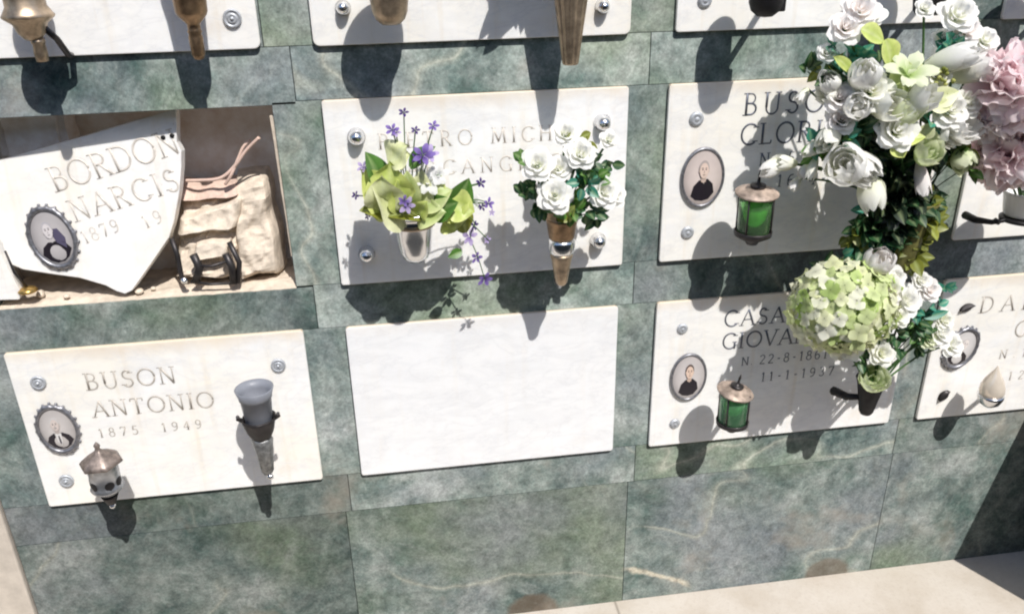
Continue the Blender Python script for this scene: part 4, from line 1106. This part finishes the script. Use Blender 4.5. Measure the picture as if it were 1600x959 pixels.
KD = [.82, -.045]
def fat(px, py, Y): return at(px, py, Y * KD[0] + KD[1])
class Bouquet:
    def __init__(s, label, mouth, group='bouquets on the plaques', cat='bouquet', name='bouquet'):
        s.t = thing(name, label, cat, mouth, group); s.m = V(mouth)
        s.k = 0; s.scale = .90
    def stem(s, p, r=.0022):
        a = s.m + V((rnd.uniform(-.012, .012), rnd.uniform(-.012, .012), -.035))
        mid = a.lerp(p, .55) + V((0, 0, .02))
        b = MB(); b.tube(smooth_path([a, mid, p], 4), r, 6, (.05, .12, .03)); b.build('stem', M['stem'], s.t)
    def dirn(s, p, face=.75):
        d = (p - s.m - V((0, 0, .01))).normalized()
        return (d * (1 - face) + V((-.12, -1, .42)).normalized() * face).normalized()
    def rose(s, px, py, Y, r, cols=WHITE, face=.75, ax=None, op=1.0):
        r *= s.scale
        p = fat(px, py, Y); s.k += 1
        b = MB(); d = V(ax).normalized() if ax else s.dirn(p, face)
        rose(b, p, d, r, cols, s.k * 7 + int(px), op); b.build('rose', M['petal'], s.t); s.stem(p - d * r * .3)
    def bud(s, px, py, Y, r, L, ax=(0, -.3, 1), cols=WHITE):
        """px, py = the bud's middle"""
        d = V(ax).normalized(); p = fat(px, py, Y) - d * L * .5; s.k += 1
        b = MB(); bud(b, p, d, r, L, cols, s.k + int(px)); b.build('bud', M['petal'], s.t); s.stem(p)
    def lily(s, px, py, Y, r, cols=WHITE, ax=None, n=6):
        p = fat(px, py, Y); s.k += 1; d = V(ax).normalized() if ax else s.dirn(p)
        b = MB(); lily(b, p, d, r, cols, s.k + int(px), n); b.build('lily', M['petal'], s.t); s.stem(p)
    def bloom(s, px, py, Y, r, cols, ax=None, n=5, stem=True):
        p = fat(px, py, Y); s.k += 1; d = V(ax).normalized() if ax else s.dirn(p, .6)
        b = MB(); small_bloom(b, p, d, r, cols, s.k + int(px), n); b.build('blossom', M['petal'], s.t)
        if stem: s.stem(p, .0012)
    def leaf(s, xa, ya, Ya, xb, yb, Yb, wd, col=DG, nrm=(-.1, -1, .5), **kw):
        b = MB(); leaf(b, fat(xa, ya, Ya), fat(xb, yb, Yb), nrm, wd, col=col, **kw); b.build('leaf', M['leaf'], s.t)
    def spray(s, px, py, Y, R, n, L, wd, col, seed=0):
        """a sprig of small leaves"""
        r = random.Random(seed + int(px)); c = fat(px, py, Y); b = MB()
        st = s.m.lerp(c, .35)
        b.tube(smooth_path([st, st.lerp(c, .6) + V((0, -.004, .006)), c], 3), .0012, 5, (.05, .11, .04))
        for i in range(n):
            d = V((r.uniform(-1, 1), r.uniform(-.8, .5), r.uniform(-1, 1))).normalized()
            p = c + d * R * r.uniform(.1, .75)
            q = p + (d + V((r.uniform(-.6, .6), r.uniform(-.6, .2), r.uniform(-.6, .6)))).normalized() * L * r.uniform(.7, 1.2)
            k = r.uniform(.7, 1.4)
            leaf(b, p, q, V((r.uniform(-.5, .5), -1, r.uniform(0, 1))), wd, .3, .2, tuple(tuple(x * k for x in cc) for cc in col), nu=4, nv=5)
        b.build('sprig', M['leaf'], s.t)

# ---- silver cup: lime leaves, tiny purple flowers
B = Bouquet('loose bunch of broad lime leaves and tiny purple flowers in the silver cup', cB1 + V((0, 0, .0)))
B.leaf(622, 335, -.12, 572, 268, -.165, 0.0468, LIME, (.2, -1, .6), wave=.10, droop=.3)
B.leaf(640, 335, -.13, 592, 296, -.205, 0.0520, PALE, (-.2, -1, .75), wave=.10, droop=.35)
B.leaf(612, 320, -.16, 607, 256, -.18, 0.0442, LIME, (-.1, -1, .8), wave=.12, droop=.2)
B.leaf(608, 256, -.15, 636, 226, -.165, 0.0338, PALE, (0, -.8, 1), wave=.12)
B.leaf(592, 292, -.14, 577, 236, -.13, 0.0338, MG, (.9, -.6, .2), droop=.3)
B.leaf(616, 338, -.15, 566, 322, -.175, 0.0286, OLIVE, (.1, -.5, 1), droop=.4)
B.leaf(640, 262, -.13, 676, 226, -.14, 0.0195, MG, (-.3, -.7, 1), droop=.3)
B.leaf(655, 335, -.15, 612, 330, -.195, 0.0286, OLIVE, (0, -.6, 1), droop=.45)
B.leaf(652, 322, -.16, 706, 296, -.175, 0.0286, VARI, (.2, -1, .8), wave=.08)
B.leaf(650, 336, -.15, 690, 330, -.20, 0.0325, VARI, (.1, -1, .6), wave=.1, droop=.35)
B.leaf(668, 330, -.15, 712, 318, -.195, 0.0273, MG, (-.2, -1, .2), droop=.3)
B.leaf(700, 330, -.14, 736, 282, -.145, 0.0325, MG, (.6, -.8, .2), droop=.25)
B.leaf(700, 318, -.15, 742, 330, -.165, 0.0325, LIME, (.3, -1, .4), wave=.1, droop=.35)
B.leaf(704, 310, -.15, 716, 362, -.165, 0.0312, LIME, (.3, -1, .3), wave=.1, droop=.35)
B.leaf(706, 316, -.14, 727, 352, -.14, 0.0260, MG, (.5, -1, .2), droop=.3)
B.leaf(716, 330, -.13, 732, 366, -.125, 0.0234, OLIVE, (.5, -1, .3), droop=.3)
B.leaf(678, 300, -.14, 684, 268, -.14, 0.0182, LIME, (0, -1, .4))
B.leaf(618, 300, -.15, 574, 288, -.15, .032, LIME, (.3, -1, .5), wave=.1, droop=.25)
B.leaf(606, 330, -.17, 596, 278, -.20, .038, PALE, (-.15, -1, .6), wave=.12, droop=.15)
B.leaf(632, 330, -.16, 622, 284, -.195, .030, LIME, (.2, -1, .5), wave=.1, droop=.2)
B.leaf(612, 252, -.15, 640, 240, -.16, .024, PALE, (.1, -1, .7), wave=.1)
B.leaf(704, 322, -.15, 726, 344, -.17, .030, LIME, (.1, -1, .5), wave=.1, droop=.3)
B.leaf(694, 345, -.14, 712, 362, -.15, .022, LIME, (.1, -1, .4), wave=.1, droop=.3)
B.leaf(650, 330, -.15, 660, 268, -.175, .028, PALE, (.1, -1, .6), wave=.1, droop=.2)
B.leaf(662, 325, -.15, 694, 282, -.165, .024, LIME, (.2, -1, .6), wave=.1, droop=.2)
B.leaf(640, 326, -.16, 636, 270, -.185, .024, VARI, (-.1, -1, .7), wave=.1, droop=.2)
B.leaf(652, 336, -.17, 664, 318, -.21, .020, LIME, (0, -1, .6), wave=.1, droop=.3)
B.leaf(722, 392, -.115, 700, 402, -.125, .010, MG, (0, -1, .4))
for px, py, Y, r in ((668, 284, -.155, .026), (684, 274, -.15, .020), (742, 315, -.11, .014)):
    B.lily(px, py, Y, r, ((.70, .74, .70), (.88, .87, .86)))
PUR = ((.06, .03, .16), (.26, .18, .50)); LIL = ((.20, .12, .38), (.55, .45, .72)); DPU = ((.025, .015, .06), (.10, .06, .22))
for px, py, Y, r, cc in ((613, 203, -.15, .012, PUR), (619, 207, -.15, .010, LIL), (631, 176, -.14, .009, DPU), (649, 204, -.14, .008, DPU), (677, 197, -.14, .010, PUR), (661, 243, -.185, .020, PUR), (672, 241, -.18, .016, LIL), (653, 247, -.18, .012, DPU),
                        (567, 261, -.14, .011, LIL), (636, 321, -.20, .015, LIL), (631, 314, -.20, .010, PUR), (556, 305, -.13, .008, DPU), (751, 286, -.12, .010, DPU), (763, 318, -.12, .011, PUR), (753, 323, -.12, .008, DPU), (768, 332, -.12, .007, LIL), (733, 369, -.12, .017, LIL), (741, 352, -.12, .009, DPU), (744, 402, -.11, .012, PUR), (757, 436, -.10, .015, PUR), (761, 374, -.11, .008, LIL), (575, 338, -.12, .007, DPU)):
    B.bloom(px, py, Y, r, cc, stem=(py < 330))
b = MB()
for pts in ([(700, 320, -.14), (740, 345, -.125), (735, 370, -.118), (748, 405, -.108), (758, 438, -.098)], [(700, 312, -.14), (735, 292, -.125), (752, 288, -.12)], [(705, 318, -.14), (745, 312, -.12), (766, 320, -.118)], [(738, 350, -.122), (764, 376, -.11)]):
    b.tube(smooth_path([fat(*p) for p in pts], 5), .0011, 5, (.06, .10, .04))
b.build('stem', M['stem'], B.t)

# ---- small bronze vase: white roses
B = Bouquet('bunch of white roses with dark green leaves in the small bronze vase', cB1v + V((0, 0, .142)))
for px, py, Y, r in ((840, 256, -.165, .036), (872, 262, -.155, .030), (908, 240, -.165, .036), (867, 304, -.19, .039), (945, 300, -.165, .035), (961, 306, -.145, .026), (884, 208, -.13, .030), (952, 218, -.13, .022)):
    B.rose(px, py, Y, r, WHITE)
for px, py, Y, R, n, col in ((920, 255, -.14, .034, 14, DG), (925, 282, -.15, .030, 12, MG), (914, 290, -.17, .020, 7, TEAL), (838, 292, -.14, .026, 12, DG), (842, 318, -.13, .022, 10, DG), (892, 328, -.16, .024, 12, MG), (918, 326, -.15, .026, 12, DG), (932, 338, -.13, .020, 8, DG), (905, 222, -.12, .02, 6, OLIVE), (818, 252, -.14, .012, 5, MG), (955, 258, -.12, .014, 5, DG), (818, 302, -.13, .012, 5, DG), (868, 332, -.15, .02, 8, OLIVE), (900, 275, -.135, .03, 12, DG)):
    B.spray(px, py, Y, R, n, .026, .0095, col)
B.leaf(880, 345, -.15, 897, 322, -.185, .013, LIME)

# ---- big white bouquet
KD[:] = [.68, -.080]
mo = cV
B = Bouquet('very large bouquet of white roses and tulips with lime leaves spilling over the plaque', mo)
for px, py, Y, r, cc in ((1312, 152, -.20, .036, BLUSH), (1362, 140, -.24, .046, IVORY), (1402, 204, -.27, .046, WHITE), (1316, 186, -.21, .034, BLUSH),
                         (1322, 42, -.17, .036, BLUSH), (1345, 14, -.16, .040, BLUSH), (1366, 22, -.15, .026, WHITE), (1292, 82, -.16, .020, WHITE), (1498, 22, -.18, .042, WHITE), (1512, 46, -.18, .034, BLUSH), (1541, 62, -.19, .030, WHITE), (1446, 12, -.15, .022, WHITE), (1486, 170, -.24, .042, WHITE), (1512, 160, -.23, .034, IVORY), (1466, 116, -.21, .032, IVORY), (1472, 60, -.16, .022, WHITE)):
    B.rose(px, py, Y, r, cc)
B.bud(1322, 258, -.25, .036, .088, (-.5, -.6, .35)); B.bud(1346, 262, -.24, .032, .080, (.15, -.7, -.3)); B.bud(1362, 302, -.23, .026, .078, (.1, -.5, -.75), IVORY)
B.bud(1490, 92, -.22, .024, .095, (.75, -.5, .35)); B.bud(1522, 108, -.21, .026, .080, (.6, -.5, .5))
B.bud(1449, 240, -.25, .026, .056, (0, -.75, .7), GREENW); B.bud(1504, 250, -.21, .024, .050, (.2, -.6, -.5), GREENW); B.bud(1440, 280, -.22, .014, .070, (.15, -.3, -.9), BLUSH)
B.bud(1296, 215, -.20, .020, .060, (-.7, -.5, -.4), IVORY); B.bud(1272, 232, -.17, .013, .060, (-.8, -.2, -.25), IVORY); B.bud(1270, 262, -.17, .010, .05, (-.3, -.3, -.8), IVORY)
B.bud(1298, 150, -.17, .018, .06, (-.8, -.4, .3), IVORY)
B.bud(1206, 262, -.12, .016, .055, (-.9, -.2, -.3), WHITE); B.bud(1228, 255, -.13, .014, .05, (-.9, -.2, .15), IVORY)
for px, py, Y in ((1254, 150, -.13), (1256, 268, -.14), (1242, 288, -.13)): B.bud(px, py, Y, .010, .034, (-.6, -.3, -.6), WHITE)
B.lily(1418, 118, -.24, .044, GREENW, (-.1, -.6, .9))
B.bud(1352, 118, -.23, .028, .075, (-.35, -.6, .6), WHITE); B.bud(1386, 166, -.25, .027, .072, (.2, -.8, .2), IVORY); B.bud(1434, 160, -.25, .026, .080, (.3, -.6, .7), WHITE)
B.bud(1502, 200, -.23, .028, .070, (.35, -.8, .2), WHITE); B.bud(1478, 206, -.22, .024, .066, (.1, -.7, -.3), IVORY); B.bud(1298, 130, -.18, .020, .060, (-.6, -.5, .5), WHITE)
B.bud(1415, 178, -.26, .024, .070, (.1, -.7, .6), GREENW); B.bud(1340, 166, -.24, .024, .066, (-.3, -.8, .3), WHITE)
for k in range(16):
    px, py = 1330 + (k * 37) % 170, 110 + (k * 53) % 130
    B.leaf(px, py, -.19, px + ((k * 29) % 50) - 25, py - 22 + (k * 17) % 40, -.225, .012, (LIME, VARI, MG, PALE)[k % 4], (.1 * (k % 5 - 2), -1, .5), wave=.1)
B.leaf(1346, 46, -.20, 1386, 64, -.21, .021, LIME, (0, -1, .8), droop=.3); B.leaf(1384, 62, -.21, 1396, 106, -.22, .023, LIME, (.2, -1, .4), droop=.3)
B.leaf(1412, 152, -.23, 1408, 88, -.22, .028, VARI, (-.3, -1, .5)); B.leaf(1432, 128, -.22, 1440, 98, -.22, .016, PALE, (.2, -1, .4))
B.leaf(1388, 222, -.26, 1448, 212, -.28, .018, LIME, (.1, -.8, .8)); B.leaf(1396, 222, -.27, 1414, 246, -.29, .020, LIME, (0, -1, .4)); B.leaf(1440, 215, -.25, 1458, 192, -.26, .016, PALE)
B.leaf(1455, 160, -.24, 1500, 142, -.25, .020, PALE, (.1, -1, .6)); B.leaf(1452, 165, -.25, 1490, 165, -.26, .016, PALE)
B.leaf(1462, 160, -.21, 1466, 118, -.20, .022, OLIVE)
b = MB(); R = random.Random(3)
for k in range(26):
    p = fat(1474 + R.uniform(-20, 16), 128 + R.uniform(-22, 22), -.225 - R.uniform(0, .015)); r_ = R.uniform(.003, .0048)
    b.lathe([(0, -r_), (r_ * .8, -r_ * .6), (r_, 0), (r_ * .8, r_ * .6), (0, r_)], p, (0, -1, .3), 8, col=lerp3((.25, .30, .03), (.70, .70, .25), R.random()))
b.build('berries', M['leaf'], B.t)
for px, py, Y, Rr, n, col in ((1318, 86, -.15, .036, 14, TEAL), (1338, 92, -.15, .026, 10, TEAL), (1490, 72, -.17, .032, 14, TEAL), (1504, 56, -.16, .024, 8, TEAL), (1484, 92, -.17, .022, 8, TEAL), (1296, 120, -.16, .022, 9, DG), (1320, 118, -.18, .020, 8, TEAL), (1330, 206, -.19, .034, 14, DG), (1316, 214, -.2, .02, 8, TEAL), (1272, 224, -.16, .022, 10, TEAL), (1278, 240, -.16, .026, 12, MG), (1300, 232, -.17, .024, 10, MG), (1350, 200, -.17, .036, 14, DG), (1360, 232, -.17, .040, 16, DG), (1452, 188, -.22, .024, 10, TEAL), (1458, 200, -.2, .024, 10, DG), (1380, 120, -.17, .04, 14, DG), (1420, 240, -.17, .04, 14, DG), (1468, 225, -.17, .03, 12, DG), (1488, 240, -.19, .018, 7, MG), (1512, 262, -.2, .014, 6, MG), (1502, 236, -.19, .016, 6, OLIVE), (1352, 345, -.13, .036, 16, DG), (1336, 362, -.12, .032, 14, OLIVE), (1372, 358, -.13, .030, 14, DG), (1362, 328, -.14, .026, 10, TEAL), (1368, 372, -.13, .022, 10, TEAL), (1262, 112, -.10, .016, 7, DG), (1390, 270, -.15, .045, 20, DG), (1405, 300, -.14, .04, 18, DG), (1385, 320, -.13, .035, 14, DG), (1292, 104, -.12, .02, 8, OLIVE)):
    B.spray(px, py, Y, Rr, n, .030, .010, col, 5)
SHADE = ((.006, .013, .007), (.014, .034, .016))  # shade inside the bouquet, put into a near-black leaf colour
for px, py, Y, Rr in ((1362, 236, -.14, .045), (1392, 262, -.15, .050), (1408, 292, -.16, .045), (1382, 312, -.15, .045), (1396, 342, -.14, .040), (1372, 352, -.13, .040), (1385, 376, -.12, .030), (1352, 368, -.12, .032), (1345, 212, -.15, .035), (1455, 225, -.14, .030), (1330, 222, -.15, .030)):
    B.spray(px, py, Y, Rr, 26, .042, .014, SHADE if py < 345 else DG, 77)
for px, py, Y, Rr, cc in ((1412, 304, -.17, .036, SHADE), (1432, 300, -.17, .034, SHADE), (1420, 322, -.165, .034, DG), (1398, 322, -.165, .036, SHADE), (1446, 312, -.15, .026, DG), (1392, 350, -.15, .036, SHADE), (1408, 360, -.145, .030, DG), (1440, 345, -.15, .026, OLIVE), (1428, 376, -.14, .024, OLIVE), (1418, 400, -.13, .024, OLIVE), (1436, 320, -.16, .026, OLIVE)):
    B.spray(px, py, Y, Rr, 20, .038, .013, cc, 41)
for k in range(12):                        # near-black blades, colour standing in for the vase's shaded side
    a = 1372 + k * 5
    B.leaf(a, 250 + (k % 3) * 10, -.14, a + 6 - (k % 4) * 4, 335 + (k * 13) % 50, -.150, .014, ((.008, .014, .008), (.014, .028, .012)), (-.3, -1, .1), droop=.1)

# ---- hydrangea bouquet
KD[:] = [.75, -.060]
B = Bouquet('round pale green hydrangea with cream roses in the black vase', cH)
b = MB(); hydrangea(b, fat(1317, 478, -.185), .113, .085, .097, 165, 4); b.build('hydrangea_head', M['petal'], B.t); B.stem(fat(1335, 520, -.16), .004)
b = MB(); bm = bmesh.new(); bmesh.ops.create_icosphere(bm, subdivisions=3, radius=1)
pc_ = fat(1322, 478, -.185)
for v in bm.verts: v.co = V((v.co.x * .090, v.co.y * .068, v.co.z * .080)) * (1 + .06 * mnoise.noise(v.co * 4)) + pc_
b.add_bm(bm, (.22, .32, .09), True); b.build('flower_core', M['leaf'], B.t)
for px, py, Y, r, cc in ((1388, 452, -.215, .040, BLUSH), (1416, 470, -.20, .040, WHITE), (1405, 492, -.215, .030, IVORY), (1452, 452, -.17, .032, BLUSH), (1440, 438, -.16, .026, WHITE), (1378, 552, -.185, .033, IVORY), (1330, 545, -.20, .030, IVORY), (1470, 520, -.15, .038, WHITE), (1488, 538, -.145, .034, WHITE), (1452, 530, -.155, .026, GREENW), (1476, 500, -.14, .028, IVORY), (1400, 432, -.19, .026, WHITE)):
    B.rose(px, py, Y, r, cc)
B.bud(1374, 408, -.20, .030, .060, (-.1, -.55, .8), BLUSH); B.bud(1364, 592, -.165, .032, .058, (-.1, -.6, .55), GREENW); B.bud(1310, 552, -.19, .016, .034, (0, -.6, -.5), IVORY)
for px, py, Y, Rr, n, col in ((1312, 408, -.14, .028, 12, TEAL), (1345, 402, -.14, .024, 10, TEAL), (1290, 420, -.14, .024, 10, DG), (1425, 505, -.16, .030, 14, DG), (1428, 485, -.18, .018, 7, TEAL), (1400, 520, -.16, .032, 14, DG), (1436, 510, -.14, .034, 16, MG), (1432, 540, -.13, .022, 10, DG), (1462, 480, -.15, .016, 6, TEAL), (1476, 452, -.14, .014, 6, TEAL), (1395, 540, -.14, .026, 10, DG), (1345, 560, -.15, .024, 10, DG), (1440, 520, -.13, .03, 12, DG)):
    B.spray(px, py, Y, Rr, n, .027, .009, col, 9)
B.leaf(1444, 496, -.15, 1484, 486, -.155, .010, TEAL)
# olive foliage hanging from the vase above over the gap
# ---- peonies in the white pot
KD[:] = [.9, -.04]
B = Bouquet('ball of ruffled pink peonies at the right edge above the white pot', cP)
for px, py, Y, r, cc, n in ((1578, 132, -.22, .078, ((.95, .70, .73), (.99, .93, .93)), 90), (1612, 165, -.24, .078, PINK, 80), (1560, 185, -.21, .056, ((.95, .80, .79), (.98, .95, .94)), 70), (1585, 240, -.22, .074, ((.97, .76, .77), (.99, .93, .93)), 90), (1546, 245, -.18, .052, ((.96, .74, .77), (.99, .92, .93)), 60), (1625, 235, -.2, .06, PINK, 60), (1560, 270, -.17, .040, ((.90, .56, .56), (.98, .90, .89)), 50)):
    p = fat(px, py, Y); b = MB(); d = B.dirn(p, .7); peony(b, p, d, r, cc, int(px), n); b.build('peony', M['thinpetal'], B.t); B.stem(p - d * r * .3)
# ---- sprays out of the frame's top whose shadows reach into view
B = Bouquet('white flowers standing in the fluted bronze cone, mostly above the picture', cB0v + V((0, 0, .225)))
for dx, dy, dz, r in ((-.05, -.05, .03, .04), (.03, -.06, .05, .045), (-.09, -.03, .0, .032), (.0, -.02, .09, .04), (.07, -.03, .03, .035), (-.11, -.05, .06, .035)):
    p = B.m + V((dx, dy * .55, dz + .05)); b = MB(); rose(b, p, (dx, -.08, .06), r, WHITE, int(dx * 900)); b.build('rose', M['petal'], B.t); B.stem(p)
b = MB(); R = random.Random(8)
for k in range(16):
    p = B.m + V((R.uniform(-.09, .02), R.uniform(-.03, .03), R.uniform(.0, .04)))
    leaf(b, p, p + V((R.uniform(-.09, .05), R.uniform(-.05, .02), R.uniform(-.06, .05))), (0, -.6, 1), .014, col=MG)
b.build('leaf', M['leaf'], B.t)

# ------------------------------------------------------------------ light
L_ = V((SUNX, -1.0, SUNZ)).normalized()
sun = bpy.data.objects.new('sun', bpy.data.lights.new('sun', 'SUN'))
C.objects.link(sun)
sun.data.energy = 5.0
sun.data.angle = math.radians(0.5)
sun.data.color = (1.0, 0.97, 0.925)
sun.rotation_euler = L_.to_track_quat('Z', 'Y').to_euler()
sun.location = L_ * 6
w = bpy.data.worlds.new('World'); bpy.context.scene.world = w; w.use_nodes = True
nt = w.node_tree; bg = nt.nodes['Background']
sky = nt.nodes.new('ShaderNodeTexSky'); sky.sky_type = 'NISHITA'; sky.sun_disc = False
sky.sun_elevation = math.asin(L_.z); sky.sun_rotation = math.atan2(L_.x, L_.y)
nt.links.new(sky.outputs[0], bg.inputs[0]); bg.inputs[1].default_value = 0.150
sc = bpy.context.scene
sc.view_settings.view_transform = 'Standard'; sc.view_settings.look = 'None'
sc.view_settings.exposure = 0; sc.view_settings.gamma = 1
sc.render.engine = 'CYCLES'
sc.cycles.filter_width = 2.1
sc.cycles.use_denoising = True
